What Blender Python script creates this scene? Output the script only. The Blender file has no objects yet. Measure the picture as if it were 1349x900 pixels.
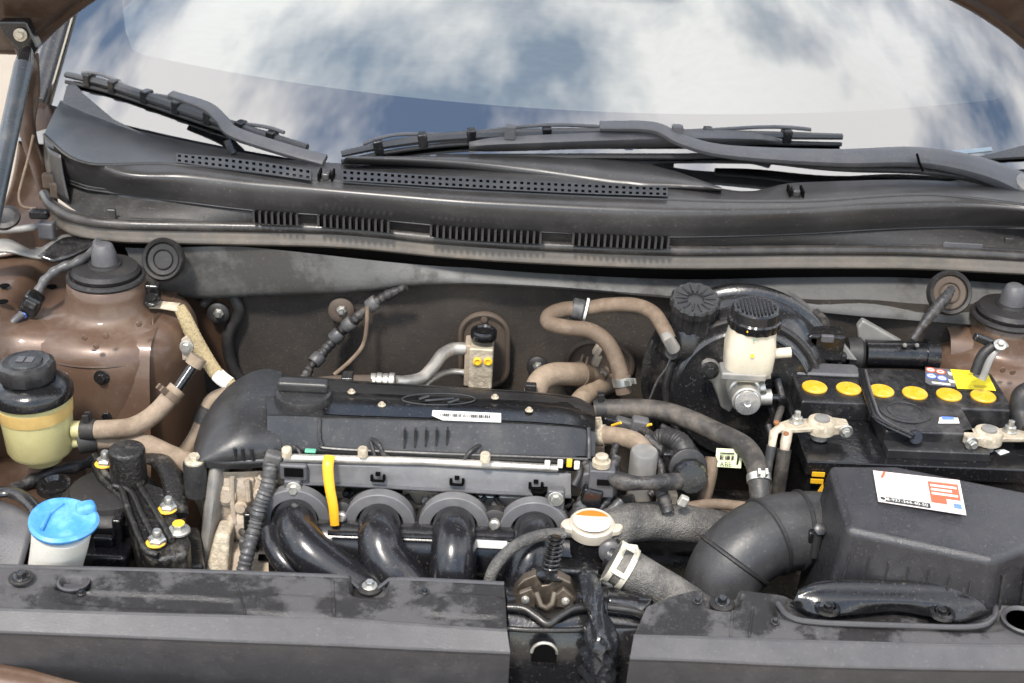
import bpy, bmesh, math, random
from mathutils import Vector, Matrix
random.seed(7)
R_ = math.radians
scene = bpy.context.scene
COL = scene.collection

# ------------------------------------------------------------------ camera
CAM_LOC = Vector((0, 0, 1.65)); PITCH = R_(27); ROLL = R_(3.0); FPX = 1850.0
FW = Vector((0, math.cos(PITCH), -math.sin(PITCH)))
UP0 = Vector((0, math.sin(PITCH), math.cos(PITCH))); RX0 = Vector((1, 0, 0))
RT = RX0 * math.cos(ROLL) + UP0 * math.sin(ROLL)
UP = UP0 * math.cos(ROLL) - RX0 * math.sin(ROLL)
cd = bpy.data.cameras.new('camera'); cam = bpy.data.objects.new('camera', cd); COL.objects.link(cam)
cd.sensor_width = 36.0; cd.lens = FPX / 1349 * 36.0; cd.clip_start = 0.05; cd.clip_end = 2000
cam.matrix_world = Matrix(((RT.x, UP.x, -FW.x, CAM_LOC.x), (RT.y, UP.y, -FW.y, CAM_LOC.y), (RT.z, UP.z, -FW.z, CAM_LOC.z), (0, 0, 0, 1)))
scene.camera = cam
cd.dof.use_dof = True; cd.dof.focus_distance = 1.58; cd.dof.aperture_fstop = 7.1

# ------------------------------------------------------------------ sky, sun, exposure
SUN_DIR = Vector((-0.22, -0.58, 1.0)).normalized()        # towards the sun
w = bpy.data.worlds.new('World'); scene.world = w; w.use_nodes = True
nt = w.node_tree; nt.nodes.clear()
def wn(t): return nt.nodes.new(t)
wo = wn('ShaderNodeOutputWorld'); bg = wn('ShaderNodeBackground'); bg.inputs['Strength'].default_value = 0.125
sky = wn('ShaderNodeTexSky'); sky.sky_type = 'NISHITA'; sky.sun_disc = False
sky.sun_elevation = math.asin(SUN_DIR.z); sky.sun_rotation = math.atan2(SUN_DIR.x, SUN_DIR.y)
sky.air_density = 1.6; sky.dust_density = 0.3; sky.ozone_density = 3.0
tc = wn('ShaderNodeTexCoord'); sep = wn('ShaderNodeSeparateXYZ'); nt.links.new(tc.outputs['Generated'], sep.inputs[0])
def wmath(op, a, b):
    m = wn('ShaderNodeMath'); m.operation = op
    for i, v in enumerate((a, b)):
        if isinstance(v, (int, float)): m.inputs[i].default_value = v
        else: nt.links.new(v, m.inputs[i])
    return m.outputs[0]
zz = wmath('ADD', wmath('MAXIMUM', sep.outputs[2], 0.0), 0.25)
cx_ = wmath('DIVIDE', sep.outputs[0], zz); cy_ = wmath('DIVIDE', sep.outputs[1], zz)
cmb = wn('ShaderNodeCombineXYZ'); nt.links.new(cx_, cmb.inputs[0]); nt.links.new(wmath('MULTIPLY', cy_, 2.2), cmb.inputs[1]); cmb.inputs[2].default_value = 9.79
nz = wn('ShaderNodeTexNoise'); nz.inputs['Scale'].default_value = 2.2; nz.inputs['Detail'].default_value = 7; nz.inputs['Roughness'].default_value = 0.60
nt.links.new(cmb.outputs[0], nz.inputs['Vector'])
rmp = wn('ShaderNodeValToRGB'); rmp.color_ramp.elements[0].position = 0.45; rmp.color_ramp.elements[1].position = 0.59; rmp.color_ramp.elements[0].color = (0.05, 0.05, 0.05, 1)
nt.links.new(nz.outputs['Fac'], rmp.inputs[0])
mixw = wn('ShaderNodeMixRGB'); nt.links.new(rmp.outputs[0], mixw.inputs[0]); nt.links.new(sky.outputs[0], mixw.inputs[1])
mixw.inputs[2].default_value = (11.5, 11.3, 11.2, 1)
nt.links.new(mixw.outputs[0], bg.inputs[0]); nt.links.new(bg.outputs[0], wo.inputs[0])
sd = bpy.data.lights.new('sun', 'SUN'); sd.energy = 2.3; sd.angle = R_(8); sd.color = (1, 0.93, 0.84)
sun = bpy.data.objects.new('sun', sd); COL.objects.link(sun); sun.location = SUN_DIR * 20
sun.rotation_euler = (-SUN_DIR).to_track_quat('-Z', 'Y').to_euler()
scene.view_settings.view_transform = 'Standard'; scene.view_settings.look = 'None'
scene.view_settings.exposure = 1.2; scene.view_settings.gamma = 1.0
scene.cycles.max_bounces = 8; scene.cycles.transparent_max_bounces = 12
scene.cycles.use_denoising = True

# ------------------------------------------------------------------ pixel -> point in the place
def ray(px, py): return FW + RT * ((px - 674.5) / FPX) + UP * ((450 - py) / FPX)
def Z(px, py, z):
    d = ray(px, py); return CAM_LOC + d * ((z - CAM_LOC.z) / d.z)
def Y(px, py, y):
    d = ray(px, py); return CAM_LOC + d * (y / d.y)
def X(px, py, x):
    d = ray(px, py); return CAM_LOC + d * (x / d.x)
def PL(px, py, p0, n):
    d = ray(px, py); return CAM_LOC + d * ((p0 - CAM_LOC).dot(n) / d.dot(n))
def YZ(px, py, k):            # k: number -> height z ; ('y',v) -> depth y
    return Z(px, py, k) if not isinstance(k, tuple) else Y(px, py, k[1])
def scale_at(p): return FPX / (p - CAM_LOC).dot(FW)      # pixels per metre

# ------------------------------------------------------------------ materials
MATS = {}
def mat(name, col, rough=0.5, metal=0.0, dust=0.0, dcol=(0.32, 0.28, 0.23), var=0.18, ns=40.0, bump=0.15, bs=180.0, coat=0.0, spec=0.5, dlo=0.45, dhi=0.7, dscale=18.0, up=0.0, rvar=0.18, trans=0.0, sss=0.0, weave=0.0):
    if name in MATS: return MATS[name]
    m = bpy.data.materials.new(name); m.use_nodes = True; n = m.node_tree.nodes; l = m.node_tree.links
    b = n['Principled BSDF']; c = n.new('ShaderNodeTexCoord')
    def noise(scale, det=5, ro=0.6):
        q = n.new('ShaderNodeTexNoise'); q.inputs['Scale'].default_value = scale; q.inputs['Detail'].default_value = det; q.inputs['Roughness'].default_value = ro
        l.new(c.outputs['Object'], q.inputs['Vector']); return q.outputs['Fac']
    def mth(op, a, bb):
        q = n.new('ShaderNodeMath'); q.operation = op; q.use_clamp = False
        for i, v in enumerate((a, bb)):
            if isinstance(v, (int, float)): q.inputs[i].default_value = v
            else: l.new(v, q.inputs[i])
        return q.outputs[0]
    n1 = noise(ns)
    mix = n.new('ShaderNodeMixRGB'); l.new(n1, mix.inputs[0])
    mix.inputs[1].default_value = tuple(max(0, v * (1 - var * 1.6)) for v in col) + (1,)
    mix.inputs[2].default_value = tuple(min(1, v * (1 + var * 1.6)) for v in col) + (1,)
    colout = mix.outputs[0]
    rr = n.new('ShaderNodeMapRange'); rr.inputs['To Min'].default_value = max(0.02, rough - rvar); rr.inputs['To Max'].default_value = min(1, rough + rvar)
    l.new(noise(ns * 0.6), rr.inputs['Value']); rout = rr.outputs[0]
    if dust > 0:
        r2 = n.new('ShaderNodeMapRange'); r2.interpolation_type = 'SMOOTHSTEP'
        r2.inputs['From Min'].default_value = dlo; r2.inputs['From Max'].default_value = dhi; r2.inputs['To Max'].default_value = dust
        l.new(noise(dscale, 9, 0.68), r2.inputs['Value']); mask = r2.outputs[0]
        if up > 0:
            g = n.new('ShaderNodeNewGeometry'); s = n.new('ShaderNodeSeparateXYZ'); l.new(g.outputs['Normal'], s.inputs[0])
            mask = mth('MULTIPLY', mask, mth('ADD', 1 - up, mth('MULTIPLY', mth('MAXIMUM', s.outputs[2], 0.0), up)))
        m2 = n.new('ShaderNodeMixRGB'); l.new(mask, m2.inputs[0]); l.new(colout, m2.inputs[1]); m2.inputs[2].default_value = tuple(dcol) + (1,)
        colout = m2.outputs[0]
        m3 = n.new('ShaderNodeMixRGB'); l.new(mask, m3.inputs[0]); l.new(rout, m3.inputs[1]); m3.inputs[2].default_value = (0.85, 0.85, 0.85, 1)
        rout = m3.outputs[0]
        r4 = n.new('ShaderNodeMapRange'); r4.inputs['From Min'].default_value = 0.60; r4.inputs['From Max'].default_value = 0.68; r4.inputs['To Max'].default_value = 0.30
        l.new(noise(260.0, 3, 0.7), r4.inputs['Value'])
        spk = mth('MULTIPLY', r4.outputs[0], mth('ADD', 0.25, mth('MULTIPLY', noise(14.0, 3, 0.5), 1.2)))
        m4 = n.new('ShaderNodeMixRGB'); l.new(spk, m4.inputs[0]); l.new(colout, m4.inputs[1])
        m4.inputs[2].default_value = tuple(0.55 * a_ + 0.45 * b_ for a_, b_ in zip(dcol, (0.26, 0.23, 0.19))) + (1,); colout = m4.outputs[0]
        if metal > 0:
            l.new(mth('MULTIPLY', mth('SUBTRACT', 1.0, mask), metal), b.inputs['Metallic'])
    l.new(colout, b.inputs['Base Color']); l.new(rout, b.inputs['Roughness'])
    if not (dust > 0 and metal > 0): b.inputs['Metallic'].default_value = metal
    b.inputs['Specular IOR Level'].default_value = spec
    if coat: b.inputs['Coat Weight'].default_value = coat; b.inputs['Coat Roughness'].default_value = 0.06
    if trans: b.inputs['Transmission Weight'].default_value = trans
    if sss: b.inputs['Subsurface Weight'].default_value = sss; b.inputs['Subsurface Radius'].default_value = (0.02, 0.015, 0.01); b.inputs['Subsurface Scale'].default_value = 1.0
    if bump:
        bp = n.new('ShaderNodeBump'); bp.inputs['Strength'].default_value = bump; bp.inputs['Distance'].default_value = 0.002
        hgt = noise(bs, 4, 0.6)
        if weave:
            vo = n.new('ShaderNodeTexVoronoi'); vo.inputs['Scale'].default_value = weave; l.new(c.outputs['Object'], vo.inputs['Vector']); hgt = mth('ADD', mth('MULTIPLY', vo.outputs['Distance'], 0.6), hgt)
        l.new(hgt, bp.inputs['Height']); l.new(bp.outputs[0], b.inputs['Normal'])
    MATS[name] = m; return m

PLAS = mat('plastic_satin', (0.018, 0.018, 0.019), 0.36, dust=0.35, dcol=(0.11, 0.105, 0.10), dlo=0.45, dhi=0.85, bump=0.12)
PLASG = mat('plastic_cowl', (0.029, 0.028, 0.028), 0.31, dust=0.30, dcol=(0.10, 0.095, 0.095), dlo=0.40, dhi=0.85, rvar=.06, bump=0.04, bs=400, dscale=9)
PLASM = mat('plastic_matte_grey', (0.070, 0.070, 0.076), 0.45, dust=0.4, dcol=(0.15, 0.14, 0.13), bump=0.25, bs=700)
PLASD = mat('plastic_black_wet', (0.008, 0.008, 0.009), 0.20, dust=0.25, dcol=(0.06, 0.055, 0.05), dlo=0.52, dhi=0.75, rvar=.1)
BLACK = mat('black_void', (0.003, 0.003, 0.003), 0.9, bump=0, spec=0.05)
RUB = mat('rubber_black', (0.014, 0.013, 0.013), 0.55, dust=0.45, dcol=(0.075, 0.068, 0.06), dlo=.48, dhi=.8)
RUBG = mat('rubber_seal', (0.028, 0.026, 0.025), 0.30, dust=0.6, dcol=(0.10, 0.09, 0.08), dlo=0.42, dhi=0.8, rvar=.1)
SEALB = mat('seal_flange_dirty', (0.085, 0.074, 0.062), 0.5, dust=0.6, dcol=(0.15, 0.125, 0.10), dscale=30)
HOSEG = mat('rubber_hose_dusty', (0.060, 0.058, 0.056), 0.55, dust=0.75, dcol=(0.26, 0.24, 0.21), dlo=0.40, dhi=0.72, ns=260, var=0.35, bump=0.9, bs=420, weave=650)
HOSED = mat('rubber_hose_dark', (0.026, 0.024, 0.022), 0.5, dust=0.75, dcol=(0.15, 0.125, 0.10), dlo=0.42, dhi=0.72, dscale=26)
HOSET = mat('rubber_hose_tan_dust', (0.25, 0.19, 0.135), 0.75, var=.28, ns=90, dust=0.75, dcol=(0.15, 0.108, 0.072), dscale=34, bump=0.4)
HOSETD = mat('rubber_hose_brown_dust', (0.115, 0.080, 0.054), 0.75, dust=0.6, dcol=(0.24, 0.18, 0.13), dscale=30, bump=0.3)
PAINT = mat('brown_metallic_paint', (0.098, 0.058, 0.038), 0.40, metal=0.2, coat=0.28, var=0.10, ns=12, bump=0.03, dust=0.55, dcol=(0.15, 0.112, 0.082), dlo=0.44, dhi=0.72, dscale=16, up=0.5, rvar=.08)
PAINTD = mat('brown_paint_grimy_shaded', (0.062, 0.036, 0.023), 0.42, metal=0.25, coat=0.2, var=0.2, dust=0.6, dcol=(0.085, 0.06, 0.042), dscale=12)  # grimy body paint, darkened further to stand in for shade
BPAINT = mat('black_paint_metal', (0.010, 0.010, 0.011), 0.20, dust=0.35, dcol=(0.10, 0.09, 0.08), dlo=0.5, dhi=0.8, coat=0.3)
CAST = mat('black_cast_worn', (0.010, 0.0095, 0.009), 0.30, dust=0.5, dcol=(0.16, 0.145, 0.125), dlo=0.52, dhi=0.72, bump=0.7, bs=260, dscale=35)
ALU = mat('aluminium_dull', (0.56, 0.54, 0.50), 0.42, metal=0.85, dust=0.5, dcol=(0.40, 0.35, 0.28), bump=0.2)
ALUT = mat('aluminium_tan_dirt', (0.40, 0.34, 0.27), 0.6, metal=0.35, dust=0.75, dcol=(0.33, 0.25, 0.17), dlo=0.35, dhi=0.7, bump=0.6, bs=200, dscale=30)
ALUB = mat('aluminium_bright', (0.82, 0.81, 0.79), 0.28, metal=0.9, bump=0.1)
STEEL = mat('zinc_steel', (0.55, 0.54, 0.50), 0.35, metal=0.9, dust=0.4, dcol=(0.25, 0.20, 0.15))
GREYM = mat('grey_metal_strip', (0.21, 0.205, 0.195), 0.5, metal=0.3, dust=0.6, dcol=(0.33, 0.29, 0.24))
CREAMM = mat('cream_oxide_metal', (0.42, 0.36, 0.27), 0.55, metal=0.3, dust=0.7, dcol=(0.60, 0.54, 0.42), dscale=70, bump=0.8, var=.3, ns=120)
MATF = mat('firewall_mat', (0.026, 0.021, 0.017), 0.85, dust=0.5, dcol=(0.070, 0.050, 0.034), ns=60, dscale=5, dlo=0.42, dhi=0.68, bump=0.6, bs=500, var=0.25)
PLEN = mat('plenum_grey_dirty', (0.074, 0.073, 0.070), 0.55, dust=0.85, dcol=(0.030, 0.027, 0.024), dlo=0.46, dhi=0.58, dscale=8, bump=0.3)
YELT = mat('yellow_fluid_tank', (0.47, 0.43, 0.21), 0.28, var=0.10, bump=0.05, dust=0.5, dcol=(0.40, 0.31, 0.13), dscale=14, sss=0.3)
ORNG = mat('orange_stain_band', (0.50, 0.34, 0.12), 0.35, var=0.2, bump=0.05, dust=.6, dcol=(.56,.46,.22), dscale=20)
CREAM = mat('cream_tank_plastic', (0.58, 0.52, 0.41), 0.35, var=0.06, bump=0.05, dust=0.5, dcol=(0.36, 0.25, 0.13), dlo=0.52, dhi=0.75, dscale=30, sss=0.2)
WHITEP = mat('white_plastic', (0.66, 0.64, 0.58), 0.4, var=0.06, bump=0.05, dust=.4, dcol=(.45,.42,.36), dscale=20)
BLUE = mat('blue_cap_plastic', (0.06, 0.25, 0.58), 0.38, var=0.2, bump=0.15, dust=0.6, dcol=(0.16, 0.38, 0.66), dlo=0.44, dhi=0.62, dscale=40)
YEL = mat('yellow_plastic', (0.75, 0.36, 0.012), 0.4, var=0.12, bump=0.1, dust=.4, dcol=(.5,.22,.03), dscale=60, dlo=.5, dhi=.7)
YELC = mat('yellow_cap', (0.62, 0.34, 0.014), 0.4, var=0.06, bump=0.1, dust=0.3, dcol=(0.7, 0.5, 0.2), dscale=60)
YELP = mat('yellow_paint_mark', (0.80, 0.45, 0.03), 0.5, var=0.15)
LABW = mat('label_white', (0.68, 0.67, 0.64), 0.5, var=0.02, bump=0)
LABY = mat('label_yellow', (0.85, 0.68, 0.03), 0.45, var=0.03, bump=0)
LABG = mat('label_pale_green', (0.68, 0.72, 0.42), 0.55, var=0.05, bump=0)
INKR = mat('ink_red', (0.70, 0.10, 0.05), 0.5, var=0.05, bump=0)
INKP = mat('ink_pink', (0.80, 0.42, 0.36), 0.5, var=0.05, bump=0)
INKB = mat('ink_black', (0.03, 0.03, 0.03), 0.5, bump=0)
INKG = mat('ink_grey', (0.45, 0.45, 0.45), 0.5, bump=0)
INKBL = mat('ink_blue', (0.10, 0.18, 0.65), 0.5, bump=0)
INKO = mat('ink_orange', (0.62, 0.17, 0.02), 0.5, bump=0)
TAPE = mat('cloth_tape_black', (0.018, 0.017, 0.018), 0.45, dust=0.55, dcol=(0.12, 0.105, 0.09), dscale=50, bump=0.6, bs=220)
CONDUIT = mat('grey_conduit', (0.055, 0.055, 0.058), 0.42, dust=0.6, dcol=(0.15, 0.14, 0.125), dscale=40)
BRAID = mat('braided_strap', (0.34, 0.27, 0.15), 0.6, metal=0.3, ns=300, var=0.4, bump=1.0, bs=500)
GREEN = mat('green_plastic', (0.10, 0.35, 0.24), 0.45)
ROD = mat('strut_grey_blue', (0.06, 0.07, 0.082), 0.3, metal=0.4, bump=0.05, dust=.4, dcol=(.2,.18,.15))
GLOSSB = mat('black_gloss_cover', (0.006, 0.006, 0.007), 0.14, dust=0.22, dcol=(0.08, 0.078, 0.075), dlo=0.5, dhi=0.8, dscale=14, bump=0.05)
SATB = mat('black_satin_manifold', (0.010, 0.010, 0.012), 0.22, dust=0.15, dcol=(0.1, 0.095, 0.09), dlo=0.5, dhi=0.8, bump=0.05, rvar=0.06)
COVF = mat('front_cover_plastic', (0.017, 0.016, 0.016), 0.36, dust=0.8, dcol=(0.068, 0.066, 0.068), dlo=0.47, dhi=0.55, dscale=9, bump=0.3, bs=700)
COVS = mat('front_cover_smooth', (0.050, 0.049, 0.052), 0.40, dust=0.45, dcol=(0.07, 0.066, 0.066), dscale=30, bump=0.12, bs=700)
DASH = mat('dash_grey', (0.20, 0.20, 0.20), 0.7, bump=0.05)
FRIT = mat('frit_black', (0.012, 0.012, 0.016), 0.5, bump=0, rvar=0.02, spec=0.2)
BRICKB = mat('brown_flange', (0.07, 0.05, 0.036), 0.7, dust=0.5, dcol=(0.07, 0.055, 0.045))

def glass_mat():
    m = bpy.data.materials.new('windscreen_glass'); m.use_nodes = True; n = m.node_tree.nodes; l = m.node_tree.links; n.clear()
    o = n.new('ShaderNodeOutputMaterial'); mx = n.new('ShaderNodeMixShader'); t = n.new('ShaderNodeBsdfTransparent'); g = n.new('ShaderNodeBsdfGlossy')
    t.inputs[0].default_value = (0.72, 0.80, 0.78, 1); g.inputs['Roughness'].default_value = 0.0
    f = n.new('ShaderNodeFresnel'); f.inputs['IOR'].default_value = 3.1
    l.new(f.outputs[0], mx.inputs[0]); l.new(t.outputs[0], mx.inputs[1]); l.new(g.outputs[0], mx.inputs[2]); l.new(mx.outputs[0], o.inputs[0])
    return m
GLASS = glass_mat()
def ground_mat():
    m = mat('ground_sandy', (0.26, 0.22, 0.175), 0.9, ns=3, bump=0.4, bs=40, dust=0.5, dcol=(0.2, 0.17, 0.135), dscale=1.5); return m

# ------------------------------------------------------------------ mesh building
BASE = {}
def lerp(a, b, t): return a + (b - a) * t
def spl(pts, n=8):
    """Catmull-Rom through Vectors (any size)."""
    out = []
    P_ = [pts[0] + (pts[0] - pts[1])] + list(pts) + [pts[-1] + (pts[-1] - pts[-2])]
    for i in range(1, len(P_) - 2):
        p0, p1, p2, p3 = P_[i - 1], P_[i], P_[i + 1], P_[i + 2]
        for k in range(n):
            t = k / n
            out.append(0.5 * ((2 * p1) + (p2 - p0) * t + (2 * p0 - 5 * p1 + 4 * p2 - p3) * t * t + (3 * p1 - p0 - 3 * p2 + p3) * t ** 3))
    out.append(pts[-1].copy()); return out
def frame_of(ax):
    ax = ax.normalized(); h = Vector((0, 0, 1)) if abs(ax.z) < 0.9 else Vector((0, 1, 0))
    u = h.cross(ax).normalized(); return u, ax.cross(u), ax
class MB:
    def __init__(s): s.v = []; s.f = []; s.mi = []; s.cur = 0
    def add(s, vs, fs):
        o = len(s.v); s.v += [tuple(p) for p in vs]; s.f += [tuple(o + i for i in f) for f in fs]; s.mi += [s.cur] * len(fs); return s
    def box(s, c, size, rot=None):
        c = Vector(c); h = [q / 2 for q in size]; vs = []
        for x in (-1, 1):
            for y in (-1, 1):
                for z in (-1, 1):
                    p = Vector((x * h[0], y * h[1], z * h[2])); vs.append(c + (rot @ p if rot is not None else p))
        return s.add(vs, [(0, 1, 3, 2), (4, 6, 7, 5), (0, 4, 5, 1), (2, 3, 7, 6), (0, 2, 6, 4), (1, 5, 7, 3)])
    def prism(s, poly, ext):
        n = len(poly); ext = Vector(ext); a = [Vector(p) for p in poly]; vs = a + [p + ext for p in a]
        fs = [tuple(range(n))[::-1], tuple(range(n, 2 * n))] + [(i, (i + 1) % n, n + (i + 1) % n, n + i) for i in range(n)]
        return s.add(vs, fs)
    def loft(s, rings, cap=True, closed=True):
        n = len(rings[0]); vs = [p for r in rings for p in r]; fs = []
        for i in range(len(rings) - 1):
            for k in range(n if closed else n - 1):
                fs.append((i * n + k, i * n + (k + 1) % n, (i + 1) * n + (k + 1) % n, (i + 1) * n + k))
        if cap and closed: fs.append(tuple(range(n))[::-1]); fs.append(tuple(range((len(rings) - 1) * n, len(rings) * n)))
        return s.add(vs, fs)
    def tube(s, path, r, seg=16, cap=True, flat=1.0, upv=None, sq=2.0):
        def se(a):
            c_, s_ = math.cos(a), math.sin(a); k = (abs(c_) ** sq + abs(s_) ** sq) ** (-1 / sq); return c_ * k, s_ * k
        n = len(path); rings = []; u = None
        for i, p in enumerate(path):
            t = (path[min(i + 1, n - 1)] - path[max(i - 1, 0)]).normalized()
            if u is None:
                u = (upv if upv is not None else frame_of(t)[0]); u = (u - t * u.dot(t)).normalized()
            else: u = (u - t * u.dot(t)).normalized()
            b = t.cross(u); rr = r if isinstance(r, (int, float)) else (r(i / (n - 1)) if callable(r) else r[i])
            rings.append([p + u * (se(a)[0] * rr) + b * (se(a)[1] * rr * flat) for a in [2 * math.pi * k / seg for k in range(seg)]])
        return s.loft(rings, cap)
    def lathe(s, prof, o, ax=(0, 0, 1), seg=32, mod=None):
        u, b, a = frame_of(Vector(ax)); o = Vector(o); rings = []
        for (r, h) in prof:
            rings.append([o + a * h + (u * math.cos(t) + b * math.sin(t)) * (max(r, 1e-5) * (mod(t, h) if mod else 1)) for t in [2 * math.pi * k / seg for k in range(seg)]])
        return s.loft(rings, True)
    def grid(s, fn, nu, nv):
        vs = [fn(i / nu, j / nv) for j in range(nv + 1) for i in range(nu + 1)]
        return s.add(vs, [(j * (nu + 1) + i, j * (nu + 1) + i + 1, (j + 1) * (nu + 1) + i + 1, (j + 1) * (nu + 1) + i) for j in range(nv) for i in range(nu)])
    def mesh(s, name):
        me = bpy.data.meshes.new(name); me.from_pydata(s.v, [], s.f); me.validate(clean_customdata=False)
        bm = bmesh.new(); bm.from_mesh(me); bmesh.ops.recalc_face_normals(bm, faces=bm.faces); bm.to_mesh(me); bm.free()
        return me
def finish(o, me, m, bevel, bseg, sub, solid, angle):
    ms = m if isinstance(m, (list, tuple)) else [m]
    for q in ms: me.materials.append(q)
    for p in me.polygons: p.use_smooth = True
    me.set_sharp_from_angle(angle=R_(angle))
    if solid:
        md = o.modifiers.new('solid', 'SOLIDIFY'); md.thickness = solid; md.offset = 0
    if sub:
        md = o.modifiers.new('sub', 'SUBSURF'); md.levels = sub; md.render_levels = sub
    if bevel:
        md = o.modifiers.new('bevel', 'BEVEL'); md.width = bevel; md.segments = bseg; md.limit_method = 'ANGLE'; md.angle_limit = R_(30); md.harden_normals = True
def build(mb, name, m, parent=None, bevel=0, bseg=2, sub=0, solid=0, angle=40, label=None, cat=None, group=None, kind=None):
    me = mb.mesh(name)
    if len(set(mb.mi)) > 1 and len(me.polygons) == len(mb.mi):
        me.polygons.foreach_set('material_index', mb.mi)
    if parent is None:
        xs = [p[0] for p in mb.v]; ys = [p[1] for p in mb.v]; zs = [p[2] for p in mb.v]
        base = Vector(((min(xs) + max(xs)) / 2, (min(ys) + max(ys)) / 2, min(zs)))
    else: base = BASE[parent.name]
    me.transform(Matrix.Translation(-base))
    o = bpy.data.objects.new(name, me); COL.objects.link(o)
    if parent is None: o.location = base
    else: o.parent = parent
    BASE[o.name] = base
    finish(o, me, m, bevel, bseg, sub, solid, angle)
    if label and cat: o['label'] = label; o['category'] = cat
    elif label: o['label'] = label
    if group: o['group'] = group
    if kind: o['kind'] = kind
    return o
def thing(name, label, cat, loc, group=None):
    o = bpy.data.objects.new(name, None); COL.objects.link(o); o.empty_display_size = 0.02
    o.location = loc; BASE[o.name] = Vector(loc); o['label'] = label; o['category'] = cat
    if group: o['group'] = group
    return o
def inst(name, me, parent, loc, rot=None, scl=1.0):
    o = bpy.data.objects.new(name, me); COL.objects.link(o); o.parent = parent
    o.location = Vector(loc) - BASE[parent.name]
    if rot is not None: o.rotation_mode = 'QUATERNION'; o.rotation_quaternion = rot
    o.scale = (scl,) * 3
    BASE[o.name] = Vector(loc); return o
def shared(mb, name, m, bevel=0):
    me = mb.mesh(name); me.materials.append(m)
    for p in me.polygons: p.use_smooth = True
    me.set_sharp_from_angle(angle=R_(35)); return me
def zrot(ax): return Vector((0, 0, 1)).rotation_difference(Vector(ax).normalized())
def path(pts, n=8):           # [(px,py,k),...] -> smooth path of points
    return spl([YZ(*p) for p in pts], n)
def rowint(row, t):           # row of (px,py,k); t in 0..1 along px, smooth
    xs = [p[0] for p in row]; x = lerp(xs[0], xs[-1], t); i = 0
    while i < len(xs) - 2 and x > xs[i + 1]: i += 1
    u = (x - xs[i]) / (xs[i + 1] - xs[i])
    def val(j, c):
        v = row[max(0, min(len(row) - 1, j))][c]; return v[1] if isinstance(v, tuple) else v
    def cr(c):
        p0, p1, p2, p3 = val(i - 1, c), val(i, c), val(i + 1, c), val(i + 2, c)
        if i == 0: p0 = 2 * p1 - p2
        if i + 2 > len(row) - 1: p3 = 2 * p2 - p1
        m1 = (p2 - p0) / 2; m2 = (p3 - p1) / 2
        h = u
        return (2 * h**3 - 3 * h**2 + 1) * p1 + (h**3 - 2 * h**2 + h) * m1 + (-2 * h**3 + 3 * h**2) * p2 + (h**3 - h**2) * m2
    k = row[i][2]
    return x, cr(1), (('y', cr(2)) if isinstance(k, tuple) else cr(2))
def patch(rows, nu=60, nv=4, off=None):
    """surface through rows of image-guided points, smooth along, smooth across"""
    mb = MB(); cols = []
    for i in range(nu + 1):
        pts = [r(i / nu) if callable(r) else YZ(*rowint(r, i / nu)) for r in rows]
        cols.append(spl(pts, nv) if nv > 1 else pts)
    m = len(cols[0])
    vs = [cols[i][j] for j in range(m) for i in range(nu + 1)]
    mb.add(vs, [(j * (nu + 1) + i, j * (nu + 1) + i + 1, (j + 1) * (nu + 1) + i + 1, (j + 1) * (nu + 1) + i) for j in range(m - 1) for i in range(nu)])
    return mb
def quad_sheet(ps, th=0.0006):
    a, b, c, d = ps; n = (b - a).cross(d - a).normalized()
    if n.z < 0 and abs(n.z) > 0.1: n = -n
    if abs(n.z) <= 0.1 and n.y > 0: n = -n
    mb = MB(); mb.prism([a, b, c, d], n * th); return mb
# shared fasteners (local, axis +z)
_b = MB(); _b.lathe([(0.0105, 0), (0.0105, 0.002), (0.0098, 0.0028), (0.006, 0.003)], (0, 0, 0), seg=20); _b.lathe([(0.0062, 0.0028), (0.0062, 0.008), (0.0054, 0.009), (0.0001, 0.009)], (0, 0, 0), seg=6)
BOLT_STEEL = shared(_b, 'bolt', STEEL); BOLT_BLACK = BOLT_STEEL.copy(); BOLT_BLACK.materials[0] = BPAINT
BOLT_CREAM = BOLT_STEEL.copy(); BOLT_CREAM.materials[0] = CREAMM
_b = MB(); _b.lathe([(0.0045, 0), (0.0045, 0.014), (0.0035, 0.016), (0.0001, 0.0162)], (0, 0, 0), seg=14); _b.lathe([(0.009, 0.0), (0.009, 0.006), (0.0075, 0.0075), (0.004, 0.0076)], (0, 0, 0), seg=6)
STUD = shared(_b, 'stud_nut', STEEL)
def text_mesh(body, size, m):
    cu = bpy.data.curves.new('t', 'FONT'); cu.body = body; cu.size = size; cu.align_x = 'LEFT'
    o = bpy.data.objects.new('t', cu); COL.objects.link(o); bpy.context.view_layer.update()
    me = bpy.data.meshes.new_from_object(o); bpy.data.objects.remove(o); bpy.data.curves.remove(cu); me.materials.clear(); me.materials.append(m); return me
def put_text(name, body, m, parent, o, u, v, width, height):
    """text laid from point o along unit u, up unit v, fitted to width x height"""
    me = text_mesh(body, 1.0, m); xs = [p.co.x for p in me.vertices]; ys = [p.co.y for p in me.vertices]
    sx = width / (max(xs) - min(xs)); sy = height / (max(ys) - min(ys)); x0, y0 = min(xs), min(ys); b = BASE[parent.name]
    for p in me.vertices:
        p.co = o + u * ((p.co.x - x0) * sx) + v * ((p.co.y - y0) * sy) - b
    ob = bpy.data.objects.new(name, me); COL.objects.link(ob); ob.parent = parent; BASE[ob.name] = b; return ob
# ================================================================== THE SETTING
def ground_h(x, y): return 0
g = MB(); g.grid(lambda u, v: Vector((lerp(-300, 300, u), lerp(-300, 300, v), 0)), 8, 8)
build(g, 'ground', ground_mat(), kind='structure')

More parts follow.
